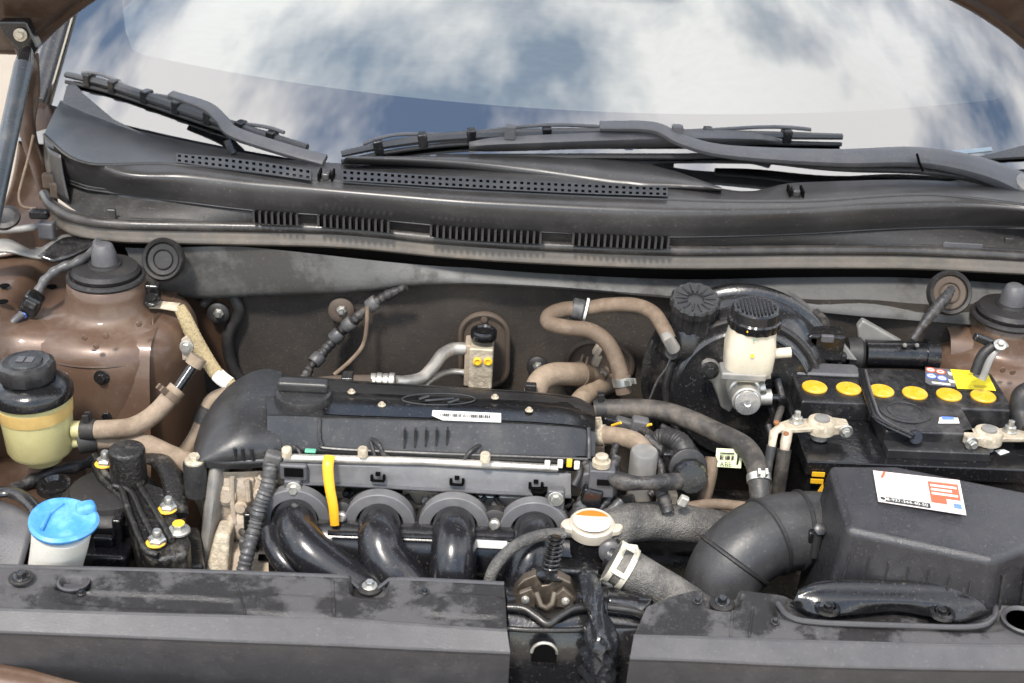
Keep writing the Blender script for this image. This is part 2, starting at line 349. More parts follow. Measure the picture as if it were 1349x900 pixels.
# ================================================================== windscreen surface
def yb(x): return 1.655 + 0.18 * ((x - 0.06) / 0.65) ** 2
GS = 0.577
def glass_pt(x, s):     # s metres up the slope
    return Vector((x, yb(x) + s * 0.866, 1.035 + s * 0.5 + 0.012 * math.sin(min(s, 0.8) * 2)))
def PG(px, py, off=0.0):
    d = ray(px, py); lo, hi = 1.2, 3.5
    def f(t):
        p = CAM_LOC + d * t; return p.z - (1.035 + off / 0.866 + GS * (p.y - yb(p.x)))
    for _ in range(40):
        m = (lo + hi) / 2
        if f(m) > 0: lo = m
        else: hi = m
    return CAM_LOC + d * lo

# ================================================================== car body
body = thing('car_body', 'brown painted car body around the engine bay, firewall and strut towers', 'car body', (0.05, 1.5, 0))
def bumpy(x, z): return 0.006 * math.sin(x * 17 + 1) * math.cos(z * 23) + 0.004 * math.sin(x * 41 + z * 30)
fw = MB(); fw.grid(lambda u, v: Vector((lerp(-0.47, 0.80, u), 1.615 + bumpy(lerp(-0.47, 0.8, u), lerp(0.4, 0.912, v)) - 0.02 * (1 - v), lerp(0.4, 0.912, v))), 70, 30)
build(fw, 'firewall_mat', MATF, body)
side = MB(); side.grid(lambda u, v: Vector((lerp(-0.72, -0.36, u), 1.64 - 0.03 * u, lerp(0.4, 0.945, v))), 6, 6)
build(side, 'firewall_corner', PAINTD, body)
# raised firewall panel ridges (embossed mat outline)
e = MB(); e.tube(path([(268, 400, ('y', 1.607)), (282, 385, ('y', 1.607)), (300, 384, ('y', 1.607)), (315, 410, ('y', 1.607)), (300, 445, ('y', 1.607)), (310, 490, ('y', 1.607)), (340, 520, ('y', 1.607))]), 0.008, 10)
build(e, 'mat_edge', RUB, body)
pl_top = [(160, 316, ('y', 1.60)), (300, 324, ('y', 1.60)), (600, 352, ('y', 1.605)), (900, 352, ('y', 1.635)), (1200, 352, ('y', 1.67)), (1430, 364, ('y', 1.69))]
pl_bot = [(185, 372, ('y', 1.592)), (250, 387, ('y', 1.592)), (340, 385, ('y', 1.592)), (450, 382, ('y', 1.592)), (570, 373, ('y', 1.592)), (700, 376, ('y', 1.592)), (860, 388, ('y', 1.595)), (1000, 400, ('y', 1.603)), (1130, 412, ('y', 1.606)), (1300, 424, ('y', 1.608)), (1430, 430, ('y', 1.608))]
p = patch([pl_top, pl_bot, [(a, b + 3, ('y', k[1] + 0.02)) for a, b, k in pl_bot]], 70, 5)
build(p, 'plenum_panel', PLEN, body)
# bay floor and far dark sides
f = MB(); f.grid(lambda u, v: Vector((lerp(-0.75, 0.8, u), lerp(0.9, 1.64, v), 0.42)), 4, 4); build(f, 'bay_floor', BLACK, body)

def strut_tower(c, nm):
    k_ = 1.0 if nm == 'L' else 0.86
    prof = [(0.040, 0.004), (0.046, 0.0), (0.048, -0.012), (0.051, -0.028), (0.056, -0.035), (0.070, -0.039), (0.088, -0.043), (0.099, -0.050), (0.106, -0.063), (0.109, -0.085), (0.112, -0.15), (0.120, -0.48)]
    mb = MB(); mb.lathe([(r * k_, h) for r, h in prof], c, seg=64, mod=lambda t, h: 1 + (0.10 if h < -0.03 else 0.0) * (abs(math.cos(2 * t)) ** 2 * -0.35))
    tw = build(mb, 'strut_tower', PAINT, body, angle=60)
    d = MB(); d.lathe([(0.039, 0.006), (0.041, 0.012), (0.038, 0.017), (0.02, 0.019), (0.019, 0.022), (0.001, 0.023)], c, seg=40); build(d, 'mount_cap', RUB, tw)
    k = MB(); k.lathe([(0.0155, 0.02), (0.0145, 0.034), (0.011, 0.045), (0.008, 0.047), (0.001, 0.047)], c, seg=24); build(k, 'dust_cone', PLASM, tw)
    wv = MB(); wv.tube([c + Vector((math.cos(a) * 0.043, math.sin(a) * 0.043, 0.004)) for a in [i * math.pi / 20 for i in range(41)]], 0.004, 8); build(wv, 'rubber_rim', RUB, tw)
    return tw
CL = Z(140, 368, 0.925); CR = Z(1328, 420, 0.905)
towL = strut_tower(CL, 'L'); towR = strut_tower(CR, 'R')
# seam dimples (spot welds) on the left tower front
dm = MB(); dm.lathe([(0.006, 0), (0.005, 0.0012), (0.001, 0.0016)], (0, 0, 0), seg=14); DIM = shared(dm, 'weld_spot', PAINT)
for (px, py) in [(112, 444), (139, 443), (127, 456), (178, 436)]:
    q = Y(px, py, CL.y - 0.104); inst('weld_spot', DIM, towL, Vector((q.x, CL.y - math.sqrt(max(0, 0.1055 ** 2 - (q.x - CL.x) ** 2)) - 0.0002, q.z)), zrot((q.x - CL.x, -0.1, 0.02)), 0.6)
for (px, py) in [(1325, 494), (1338, 497)]:
    q = Y(px, py, CR.y - 0.105); inst('weld_spot', DIM, towR, Vector((q.x, CR.y - 0.0925, q.z)), zrot((0, -1, 0.1)), 0.6)
# inner wings (aprons)
def apron(sgn, cx, cy):
    def fn(u, v):
        d = lerp(0.0, 0.36, u); x = cx + sgn * (d - 0.07); y = lerp(1.0, 1.68, v)
        ledge = 0.884 - 0.05 * max(0, 1.45 - y)
        t = (y - (1.43 if sgn < 0 else 1.56)) / 0.03; s = 1 / (1 + math.exp(-t * 4))
        low = 0.70 + 0.03 * math.sin(y * 9) + 0.02 * math.sin(x * 23)
        z = low + (ledge - low) * s
        rail = 1 / (1 + math.exp(-(d - 0.175) / 0.006))
        z = max(z, z * (1 - rail) + rail * 0.905 - 0.02 * max(0, d - 0.25) * 8)
        return Vector((x, y, z))
    mb = MB(); mb.grid(fn, 60, 90); return build(mb, 'inner_wing', PAINT, body)
apL = apron(-1, CL.x, CL.y); apR = apron(1, CR.x, CR.y)
sm = MB(); sm.tube([CL + Vector((0.1035 * math.cos(a), 0.1035 * math.sin(a), -0.0655)) for a in [math.pi * (1.0 + 0.95 * k / 30) for k in range(31)]], 0.0012, 6); build(sm, 'pressing_seam', PAINTD, towL)
# small holes and slots on the left wing
sl = MB(); sl.lathe([(0.006, 0), (0.0065, 0.0008), (0.001, 0.001)], (0, 0, 0), seg=16); SLOT = shared(sl, 'wing_hole', BLACK)
for (px, py, z) in [(68, 378, 0.886), (6, 377, 0.907), (4, 398, 0.907)]:
    inst('wing_hole', SLOT, apL, Z(px, py, z))
# seam plate between the left tower and the firewall
p = patch([[(200, 418, ('y', 1.50)), (222, 405, ('y', 1.55)), (245, 425, ('y', 1.58))], [(203, 470, ('y', 1.475)), (225, 468, ('y', 1.49)), (250, 480, ('y', 1.56))], [(205, 540, ('y', 1.47)), (228, 540, ('y', 1.485)), (255, 560, ('y', 1.55))], [(205, 640, ('y', 1.47)), (228, 640, ('y', 1.485)), (255, 640, ('y', 1.55))]], 16, 6)
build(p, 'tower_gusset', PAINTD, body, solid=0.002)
# left hinge pocket: inner wing side, hinge strap, drain wire
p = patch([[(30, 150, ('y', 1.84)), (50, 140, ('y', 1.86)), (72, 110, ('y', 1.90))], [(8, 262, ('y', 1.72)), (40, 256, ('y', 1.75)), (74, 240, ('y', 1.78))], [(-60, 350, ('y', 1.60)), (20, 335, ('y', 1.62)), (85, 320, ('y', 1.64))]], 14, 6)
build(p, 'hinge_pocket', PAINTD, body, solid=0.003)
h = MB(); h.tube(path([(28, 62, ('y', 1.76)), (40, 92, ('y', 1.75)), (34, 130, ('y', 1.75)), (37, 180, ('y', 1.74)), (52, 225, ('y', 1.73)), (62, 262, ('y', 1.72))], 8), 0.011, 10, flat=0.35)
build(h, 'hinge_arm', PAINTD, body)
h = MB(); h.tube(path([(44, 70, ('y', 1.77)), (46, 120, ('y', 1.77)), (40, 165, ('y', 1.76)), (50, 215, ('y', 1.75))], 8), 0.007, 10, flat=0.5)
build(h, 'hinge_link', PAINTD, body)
h = MB(); h.tube(path([(44, 178, ('y', 1.70)), (38, 205, ('y', 1.69)), (30, 235, ('y', 1.67)), (25, 258, ('y', 1.66)), (30, 272, ('y', 1.655)), (48, 275, ('y', 1.65))], 8), 0.0018, 8)
build(h, 'drain_wire', HOSETD, body)
cl = MB(); cl.box(Y(68, 238, 1.665), (0.022, 0.012, 0.020)); cl.box(Y(74, 250, 1.66), (0.014, 0.012, 0.022)); build(cl, 'foam_clip', HOSETD, body, bevel=0.003)
# right upper wing corner
p = patch([[(1300, 420, ('y', 1.62)), (1380, 380, ('y', 1.66)), (1450, 370, ('y', 1.7))], [(1310, 455, ('y', 1.6)), (1380, 430, ('y', 1.62)), (1450, 420, ('y', 1.64))]], 10, 3)
build(p, 'wing_corner', PAINTD, body, solid=0.003)
# windscreen pillar and front wing at the left
def pil(u, v): 
    s = lerp(-0.02, 0.75, v); q = glass_pt(-0.66, s) + Vector((0, 0, 0.004)); a = u * math.pi
    return q + Vector((-0.035 * (1 - math.cos(a)) / 2 * 1.0, 0.012 * u, 0.014 * math.sin(a)))
pm = MB(); pm.grid(pil, 10, 20); build(pm, 'pillar_trim', BPAINT, body)
def pil2(u, v):
    s = lerp(-0.05, 0.75, v); q = glass_pt(-0.70, s); a = u * math.pi / 2
    return q + Vector((-0.045 * math.sin(a), 0.05 * u, 0.005 - 0.06 * (1 - math.cos(a))))
pm = MB(); pm.grid(pil2, 10, 20); build(pm, 'pillar_panel', PAINT, body)
def pil3(u, v):
    s = lerp(-0.02, 0.75, v); q = glass_pt(0.78, s); a = u * math.pi / 2
    return q + Vector((0.10 * math.sin(a), 0.03 * u, 0.008 - 0.10 * (1 - math.cos(a))))
pm = MB(); pm.grid(pil3, 10, 20); build(pm, 'pillar_panel', PAINT, body)
# outer wing skin, left and right: rail to wheel-side
for sx in (-1, 1):
    pm = MB(); pm.grid(lambda u, v: Vector((sx * lerp(0.775, 0.84, u) , lerp(0.95, 1.75, v), 0.915 + 0.10 * max(0, v - 0.4) - 0.25 * u * u)), 8, 16); build(pm, 'front_wing', PAINT, body)
# roof so the cabin stays a closed cabin
pm = MB(); pm.grid(lambda u, v: Vector((lerp(-0.62, 0.74, u), lerp(2.38, 3.9, v), 1.47 + 0.04 * math.sin(math.pi * u) + 0.03 * math.sin(math.pi * v))), 10, 10); build(pm, 'roof_panel', PAINT, body, solid=0.02)
for xd, yc, yl_ in ((-0.72, 2.75, 0.60), (0.84, 2.45, 1.15)):
    pm = MB(); pm.box((xd, yc, 0.80), (0.03, yl_, 0.62)); build(pm, 'door_panel', PAINT, body, bevel=0.008)
# bumper skin in front of the radiator covers
p = patch([[(-120, 866, 0.735), (20, 878, 0.735), (120, 904, 0.735), (300, 915, 0.73), (700, 950, 0.72), (1300, 950, 0.72), (1480, 940, 0.72)], [(-120, 905, 0.715), (20, 920, 0.715), (120, 950, 0.715), (300, 990, 0.71), (700, 1020, 0.70), (1300, 1020, 0.70), (1480, 1010, 0.70)], [(-120, 990, 0.60), (20, 1000, 0.60), (120, 1030, 0.60), (300, 1070, 0.6), (700, 1100, 0.6), (1300, 1100, 0.6), (1480, 1090, 0.6)]], 40, 6)
build(p, 'bumper_skin', PAINT, body, solid=0.003)

# ================================================================== bonnet (raised)
hood = thing('bonnet', 'raised brown bonnet seen from below at the upper corners', 'bonnet', (0.05, 1.8, 1.12))
def hood_pt(x, v, off=0.0):
    a = R_(52); zt = 0.012 * (x + 0.62) / 1.25
    rear = 0.012 + 0.27 * (1 - min(1, abs((x - 0.03) / 0.68)) ** 3.2)
    d = rear + v * (0.98 - rear - 0.12 * abs(x / 0.7) ** 3)
    return Vector((x, 1.795 - d * math.cos(a) + off * math.sin(a), 1.115 + zt + d * math.sin(a) + off * math.cos(a)))
m_ = MB(); m_.grid(lambda u, v: hood_pt(lerp(-0.70, 0.74, u), v, 0.022 + 0.03 * math.sin(math.pi * v)), 40, 24); build(m_, 'outer_skin', PAINT, hood, solid=0.001)
def inner(u, v):
    x = lerp(-0.685, 0.725, u); off = 0.0
    for (a, b, c, d) in ((0.10, 0.46, 0.16, 0.86), (0.54, 0.90, 0.16, 0.86)):
        s = 1
        for val, lo_, hi_ in ((u, a, b), (v, c, d)):
            s *= 1 / (1 + math.exp(-(val - lo_) / 0.012)) * 1 / (1 + math.exp((val - hi_) / 0.012))
        off += 0.014 * s
    return hood_pt(x, 0.012 + 0.976 * v, off - 0.004)
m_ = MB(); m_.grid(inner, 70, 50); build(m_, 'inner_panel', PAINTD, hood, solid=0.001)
# rolled hem along the rear edge
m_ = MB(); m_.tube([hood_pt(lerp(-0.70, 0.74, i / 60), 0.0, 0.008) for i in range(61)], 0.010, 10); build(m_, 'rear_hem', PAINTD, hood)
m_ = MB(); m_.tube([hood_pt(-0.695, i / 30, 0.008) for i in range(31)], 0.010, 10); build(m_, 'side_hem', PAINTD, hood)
# hinge bracket, its black stay mount and bolt
m_ = MB(); m_.prism([Y(-4, 28, 1.715), Y(34, 28, 1.715), Y(50, 64, 1.715), Y(42, 76, 1.715), Y(28, 70, 1.715), Y(2, 45, 1.715)], (0, 0.02, 0)); br = build(m_, 'stay_bracket', BPAINT, hood, bevel=0.003)
inst('bracket_bolt', BOLT_CREAM, br, Y(27, 46, 1.712), zrot((0.1, -1, 0.1)), 0.8)

st = thing('bonnet_stay', 'grey blue gas stay at the left edge holding the bonnet up', 'gas strut', Y(-20, 330, 1.50))
a, b = Y(-22, 335, 1.46), Y(31, 86, 1.68)
m_ = MB(); m_.tube([a, lerp(a, b, 0.5), b], 0.0115, 24); build(m_, 'cylinder', ROD, st)
m_ = MB(); m_.tube([b, b + (b - a).normalized() * 0.02, Y(35, 66, 1.70)], [0.011, 0.009, 0.007], 16); build(m_, 'end_fitting', BPAINT, st)

# ================================================================== cowl
cowl = thing('cowl_panel', 'wide black plastic cowl panel with vent grids below the windscreen', 'cowl panel', (0.03, 1.62, 0.96))
r_seal = [(72, 258, .974), (105, 281, .974), (160, 291, .974), (300, 295, .975), (450, 299, .977), (600, 312, .978), (750, 321, .978), (900, 326, .978), (1050, 325, .976), (1200, 326, .974), (1349, 333, .973), (1430, 340, .973)]
r_cre = [(64, 232, .994), (115, 250, .994), (200, 262, .994), (335, 278, .994), (450, 286, .994), (600, 300, .994), (750, 308, .994), (880, 313, .994), (1050, 309, .994), (1200, 301, .994), (1349, 299, .994), (1430, 303, .994)]
r_rid = [(58, 178, 1.044), (90, 206, 1.040), (123, 217, 1.038), (230, 217, 1.038), (417, 237, 1.038), (600, 251, 1.038), (880, 263, 1.038), (1048, 266, 1.038), (1222, 257, 1.038), (1349, 270, 1.038), (1430, 285, 1.038)]
def row_mix(ra, rb, f, dz):
    out = []
    for i in range(16):
        t = i / 15; a = rowint(ra, t); b = rowint(rb, t); out.append((lerp(a[0], b[0], f), lerp(a[1], b[1], f), lerp(a[2], b[2], f) + dz))
    return out
r_m1 = row_mix(r_cre, r_rid, 0.35, 0.0045); r_m2 = row_mix(r_cre, r_rid, 0.7, 0.0055)
r_c0 = row_mix(r_seal, r_cre, 0.92, -0.001)
rear_px = [(80, 132), (115, 148), (160, 165), (230, 189), (320, 204), (430, 214), (500, 216), (640, 219), (820, 226), (880, 232), (945, 247), (990, 252), (1030, 243), (1060, 240), (1200, 237), (1349, 244), (1430, 240)]
def rear(t, off=0.003):
    px, py, _ = rowint([(a, b, 0.0) for a, b in rear_px], t); return PG(px, py, off)
lo = patch([r_seal, row_mix(r_seal, r_cre, 0.5, 0.0), r_c0], 120, 3); build(lo, 'lower_face', RUB, cowl)
ledge = patch([r_c0, r_cre, row_mix(r_cre, r_rid, 0.04, 0.001)], 120, 2); build(ledge, 'crease_lip', PLASG, cowl)
fc = patch([row_mix(r_cre, r_rid, 0.04, 0.001), r_m1, r_m2, r_rid], 120, 6)
build(fc, 'front_face', PLASG, cowl)
def top_mid(t):
    a = YZ(*rowint(r_rid, t)); b = rear(t); return lerp(a, b, 0.5) + Vector((0, 0, 0.002))
tp = patch([lambda t: YZ(*rowint(r_rid, t)), lambda t: lerp(YZ(*rowint(r_rid, t)), rear(t), 0.08) + Vector((0, 0, 0.0012)), top_mid, rear], 120, 4)
build(tp, 'top_face', PLASG, cowl)
for dz in (0, 0.004):
    bd = MB(); bd.tube([YZ(*rowint(r_cre, i / 160)) + Vector((0, -0.0006, dz + 0.001)) for i in range(161)], 0.0011, 6); build(bd, 'crease_line', PLASG, cowl)
# raised bead along the ridge
bd = MB(); bd.tube([YZ(*rowint(r_rid, i / 160)) + Vector((0, 0.001, 0.0)) for i in range(161)], 0.0022, 8); build(bd, 'ridge_bead', PLASG, cowl)
# raised wiper cover in the middle
cov_f = [(452, 214, 1.045), (560, 219, 1.045), (700, 230, 1.044), (830, 243, 1.044), (880, 247, 1.044), (950, 251, 1.044)]
cov_r = [(456, 206, 1.056), (560, 206, 1.057), (700, 206, 1.057), (820, 212, 1.056), (870, 221, 1.054), (950, 247, 1.046)]
cv = patch([[(a, b + 2, k - 0.008) for a, b, k in cov_f], cov_f, row_mix(cov_f, cov_r, 0.5, 0.003), cov_r, [(a, b + 1, k - 0.012) for a, b, k in cov_r]], 60, 4)
build(cv, 'wiper_cover', PLASG, cowl)
sm = MB(); sm.tube([Z(826, 216, 1.055), Z(823, 228, 1.050), Z(824, 240, 1.043)], 0.0016, 6); build(sm, 'cover_seam', BLACK, cowl)
# hood-stop notches
for (px, py) in ((430, 230), (1048, 252)):
    q = Z(px, py, 1.043); nb = MB(); nb.box(q, (0.010, 0.022, 0.010)); build(nb, 'stop_notch', PLASG, cowl, bevel=0.003)
    for dx in (-0.008, 0.008):
        nb = MB(); nb.box(q + Vector((dx, 0, 0.0)), (0.0025, 0.024, 0.008)); build(nb, 'notch_gap', BLACK, cowl)
# perforated vent strips: real holes over a dark backing
def vent(fa, fb, n, nm, zb):
    """fa: front row (px,py), fb: rear row; n holes along, two rows"""
    def S(u, v, dz=0.0):
        x, yf, _ = rowint([(a, b, 0.0) for a, b in fa], u); x2, yr, _ = rowint([(a, b, 0.0) for a, b in fb], u)
        return Z(lerp(x, x2, v), lerp(yf, yr, v), zb + 0.0035 * v + dz)
    mb = MB()
    for i in range(n):
        for j in range(2):
            u0, u1, v0, v1 = i / n, (i + 1) / n, j / 2, (j + 1) / 2
            a0, a1, b0, b1 = lerp(u0, u1, 0.27), lerp(u0, u1, 0.73), lerp(v0, v1, 0.26), lerp(v0, v1, 0.72)
            O = [S(u0, v0), S(u1, v0), S(u1, v1), S(u0, v1)]; I = [S(a0, b0), S(a1, b0), S(a1, b1), S(a0, b1)]; D = [S(a0, b0, -.003), S(a1, b0, -.003), S(a1, b1, -.003), S(a0, b1, -.003)]
            mb.add(O + I + D, [(0, 1, 5, 4), (1, 2, 6, 5), (2, 3, 7, 6), (3, 0, 4, 7), (4, 5, 9, 8), (5, 6, 10, 9), (6, 7, 11, 10), (7, 4, 8, 11)])
    v = build(mb, 'vent_grid', PLAS, cowl, kind='stuff', angle=20)
    bk = MB(); bk.grid(lambda u, w_: S(u, w_, -0.0028), n, 2); build(bk, 'vent_backing', BLACK, cowl)
vent([(232, 214), (320, 225), (410, 238)], [(232, 202), (320, 210), (410, 223)], 20, 'a', 1.0412)
vent([(450, 238), (600, 247), (740, 254), (880, 259)], [(450, 223), (600, 233), (740, 240), (880, 246)], 48, 'b', 1.0432)
# lower louvres: dark openings with upright ribs
rb = MB(); rb.box((0, 0, 0), (0.0028, 0.007, 0.014)); RIB = shared(rb, 'louvre_rib', PLASG)
for (x0, x1, n) in ((335, 392, 7), (420, 512, 11), (568, 712, 17), (755, 880, 15)):
    t0 = lambda x: (x - 64) / (1430 - 64)
    top = lambda x: rowint(r_cre, t0(x))[1]
    rows = [[(x, top(x) + dy, z) for x in [lerp(x0, x1, k / 6) for k in range(7)]] for dy, z in ((-1.5, .9975), (6, .992), (15, .983))]
    bk = patch(rows, 12, 2); bo = build(bk, 'louvre_opening', BLACK, cowl)
    for k in range(n + 1):
        x = lerp(x0, x1, k / n); inst('louvre_rib', RIB, bo, Z(x, top(x) + 6, .992) + Vector((0, -0.002, 0)))
# little posts standing on the lower face
for (px, py, hh) in ((148, 290, 0.02), (1327, 325, 0.018)):
    q = Z(px, py, .975); nb = MB(); nb.box(q + Vector((0, 0, hh / 2 - 0.005)), (0.011, 0.006, hh)); build(nb, 'locating_tab', PLASG, cowl, bevel=0.002)
nb = MB(); nb.box(Z(1268, 325, .978), (0.05, 0.003, 0.010)); build(nb, 'worn_patch', PLASM, cowl, bevel=0.001)
# left end wall
ew = patch([[(58, 180, 1.038), (64, 195, 1.036), (80, 204, 1.035)], [(60, 215, 1.01), (68, 225, 1.01), (84, 232, 1.01)], [(66, 244, .985), (76, 258, .98), (92, 268, .978)]], 8, 4)
build(ew, 'end_wall', PLASG, cowl, solid=0.002)

# ================================================================== rubber seal on the bay edge
seal = thing('bay_seal', 'long grey rubber weatherstrip along the front edge of the cowl', 'weatherstrip', (0.02, 1.58, 0.94))
sp = [(58, 256, .972), (70, 273, .972), (100, 288, .972), (160, 296, .972), (300, 299, .973), (450, 303, .974), (600, 317, .974), (750, 326, .974), (900, 331, .974), (1050, 330, .973), (1200, 331, .972), (1349, 338, .971), (1430, 344, .971)]
m_ = MB(); m_.tube(path(sp, 12), 0.0066, 14); build(m_, 'bulb', RUBG, seal)
m_ = MB(); m_.tube(path([(a, b - 7, k + 0.003) for a, b, k in sp[1:]], 12), 0.0028, 8); build(m_, 'lip', RUBG, seal)
fl = patch([[(a, b + 6, k - 0.005) for a, b, k in sp[1:]], [(a, b + 15, k - 0.013) for a, b, k in sp[1:]], [(a, b + 24, k - 0.022) for a, b, k in sp[1:]], [(a, b + 23, k - 0.034) for a, b, k in sp[1:]]], 110, 4)
build(fl, 'flange', SEALB, seal)

gp = patch([[(a, b + 24, k - 0.024) for a, b, k in sp[1:]], [(a, b + 36, ('y', 1.605)) for a, b, k in sp[1:]]], 60, 1) if False else None
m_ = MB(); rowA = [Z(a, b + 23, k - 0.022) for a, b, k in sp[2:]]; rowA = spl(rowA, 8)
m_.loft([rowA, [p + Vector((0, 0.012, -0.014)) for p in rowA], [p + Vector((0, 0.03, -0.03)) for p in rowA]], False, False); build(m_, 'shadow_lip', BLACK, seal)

# ================================================================== windscreen
ws = thing('windscreen', 'curved laminated windscreen reflecting blue sky and clouds', 'windscreen', (0.05, 1.66, 1.03))
m_ = MB(); m_.grid(lambda u, v: glass_pt(lerp(-0.66, 0.78, u), lerp(-0.01, 0.80, v)), 60, 40); build(m_, 'glass_pane', GLASS, ws)
def frit_s(x): return 0.155 + 0.0 * x
def frit(u, v):
    x = lerp(-0.66, 0.78, u); return glass_pt(x, lerp(-0.012, FR_TOP(x), v)) - Vector((0, -0.0015, 0.0026))
def FR_TOP(x):
    e = max(0, abs(x - 0.06) - 0.60) / 0.1
    return 0.118 + 0.4 * e * e
m_ = MB(); m_.grid(frit, 80, 12); build(m_, 'frit_band', FRIT, ws)
for sx, xa, xb in ((-1, -0.66, -0.635), (1, 0.75, 0.78)):
    m_ = MB(); m_.grid(lambda u, v: glass_pt(lerp(xa, xb, u), lerp(0.1, 0.80, v)) - Vector((0, -0.0028, 0.0048)), 4, 30); build(m_, 'frit_edge', FRIT, ws)
# little identification plate behind the glass
q = [PG(1250, 199, -0.012), PG(1306, 194, -0.012), PG(1307, 199, -0.012), PG(1253, 205, -0.012)]
vin = quad_sheet([PG(1250, 199, 0.0012), PG(1306, 194, 0.0012), PG(1307, 199, 0.0012), PG(1253, 205, 0.0012)]); build(vin, 'glass_sticker', mat('sticker_pale_blue', (0.22, 0.27, 0.30), 0.3), ws)
wedge = MB(); wedge.prism([PG(1268, 214, 0.004), PG(1310, 204, 0.004), PG(1349, 194, 0.004), PG(1420, 180, 0.004), PG(1420, 205, 0.004), PG(1349, 209, 0.004)], (0, 0, 0.003)); build(wedge, 'corner_moulding', BPAINT, ws)
wedge = MB(); wedge.prism([PG(80, 148, 0.004), PG(88, 116, 0.004), PG(98, 112, 0.004), PG(112, 128, 0.004), PG(150, 160, 0.004), PG(190, 180, 0.004), PG(130, 166, 0.004)], (0, 0, 0.003)); build(wedge, 'corner_moulding', BPAINT, ws)

# inside: dashboard top with instrument hood and steering wheel
dash = thing('dashboard', 'pale grey dashboard top seen through the windscreen', 'dashboard', (0.05, 2.0, 0.95))
m_ = MB(); m_.grid(lambda u, v: Vector((lerp(-0.70, 0.82, u), lerp(1.70, 2.86, v) + 0.10 * (abs(u - 0.5) * 2) ** 2 * (1 - v), 1.0 + 0.03 * math.sin(v * 2.2))), 40, 24); build(m_, 'top_pad', DASH, dash)
m_ = MB(); m_.grid(lambda u, v: Vector((lerp(0.20, 0.62, u), lerp(2.0, 2.5, v), 1.012 + 0.10 * math.sin(math.pi * u) ** 0.8 * math.sin(min(1, v * 1.5) * math.pi / 2))), 30, 16); build(m_, 'instrument_hood', DASH, dash)
m_ = MB(); m_.box((0.05, 1.92, 1.018), (0.28, 0.05, 0.004)); build(m_, 'demister_vent', PLASD, dash)
m_ = MB(); m_.grid(lambda u, v: Vector((lerp(-0.70, 0.82, u), 2.85 + 0.1 * v, lerp(0.6, 1.15, v))), 6, 4); build(m_, 'cabin_fabric', DASH, dash)
# ================================================================== wipers
def wiper(label, arm, blade, spoiler, lift, nm):
    base = PG(*arm[0][:2], arm[0][2]); t = thing('wiper', label, 'wiper', base, 'windscreen wipers')
    ap = [PG(a, b, o) for a, b, o, r in arm]; rr = [r for a, b, o, r in arm]
    pts = spl([Vector((*p, r)).to_4d() if False else p for p, r in zip(ap, rr)], 8); n = len(pts)
    def rad(s):
        k = s * (len(rr) - 1); i = min(int(k), len(rr) - 2); return lerp(rr[i], rr[i + 1], k - i)
    m_ = MB(); m_.tube(pts, rad, 20, flat=0.45, upv=Vector((0.05, 1, 0.5)), sq=5); build(m_, 'arm', PLASM, t)
    bp = [PG(a, b, o) for a, b, o in blade]; bs_ = spl(bp, 10)
    m_ = MB(); m_.tube([p + Vector((0, 0, 0.006)) for p in bs_], lambda s: 0.0048 + 0.003 * math.sin(math.pi * s), 8, flat=0.9); fr = build(m_, 'blade_frame', PLASG, t)
    m_ = MB(); m_.tube([p + Vector((0, -0.004, -0.003)) for p in bs_], 0.003, 8); build(m_, 'rubber_squeegee', RUB, t)
    m_ = MB(); m_.tube([p + Vector((0, 0.004, 0.012 + 0.004 * math.sin(k * 9.0 / len(bs_) * 2))) for k, p in enumerate(bs_[4:-4])], 0.0026, 8); build(m_, 'upper_bow', PLASM, t)
    # claws along the blade
    for k in range(1, 8):
        p = bs_[int(len(bs_) * k / 8)]; d = (bs_[min(len(bs_) - 1, int(len(bs_) * k / 8) + 2)] - p).normalized()
        rm = Matrix((d, Vector((0, 0, 1)).cross(d).normalized(), d.cross(Vector((0, 0, 1)).cross(d).normalized()))).transposed()
        m_ = MB(); m_.box(p + Vector((0, 0, 0.006)), (0.012, 0.016, 0.018), rm); build(m_, 'claw', PLASD, t, bevel=0.002)
    if spoiler:
        s_ = patch([[(a, b, 0) for a, b, c in spoiler], [(a, c, 0) for a, b, c in spoiler]], 30, 1)
        m2 = MB(); rows = []
        for j, off in ((0, 0.030), (0.5, 0.026), (1, 0.012)):
            rows.append([PG(lerp(spoiler[0][0], spoiler[-1][0], i / 30), lerp(rowint([(a, b, 0.0) for a, b, c in spoiler], i / 30)[1], rowint([(a, c, 0.0) for a, b, c in spoiler], i / 30)[1], j), off) for i in range(31)])
        m2.loft(rows, False, False); build(m2, 'spoiler', PLASM, t, solid=0.002)
    return t
wA = wiper('shorter wiper at the left corner of the windscreen, its arm bent down to the cowl', [(428, 212, .016, .009), (380, 199, .022, .009), (310, 176, .026, .009), (292, 158, .032, .008), (272, 141, .034, .008), (225, 124, .034, .006)],
           [(88, 104, .006), (140, 116, .006), (200, 135, .006), (270, 159, .006), (330, 178, .006), (405, 200, .006)], None, 0, 'a')
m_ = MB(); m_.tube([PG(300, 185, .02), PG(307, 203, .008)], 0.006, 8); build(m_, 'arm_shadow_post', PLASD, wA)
wB = wiper('long wiper lying across the lower windscreen from the right pivot', [(1345, 244, .020, .020), (1290, 222, .026, .017), (1210, 207, .030, .014), (1100, 208, .030, .012), (960, 200, .028, .009), (900, 186, .034, .009), (860, 168, .038, .008), (790, 166, .036, .007)],
           [(450, 209, .006), (520, 195, .006), (600, 186, .006), (720, 182, .006), (860, 182, .006), (1000, 184, .006), (1108, 186, .006)], [(618, 187, 198), (650, 181, 199), (760, 176, 196), (900, 171, 193), (1000, 176, 190), (1030, 184, 189)], 0, 'b')
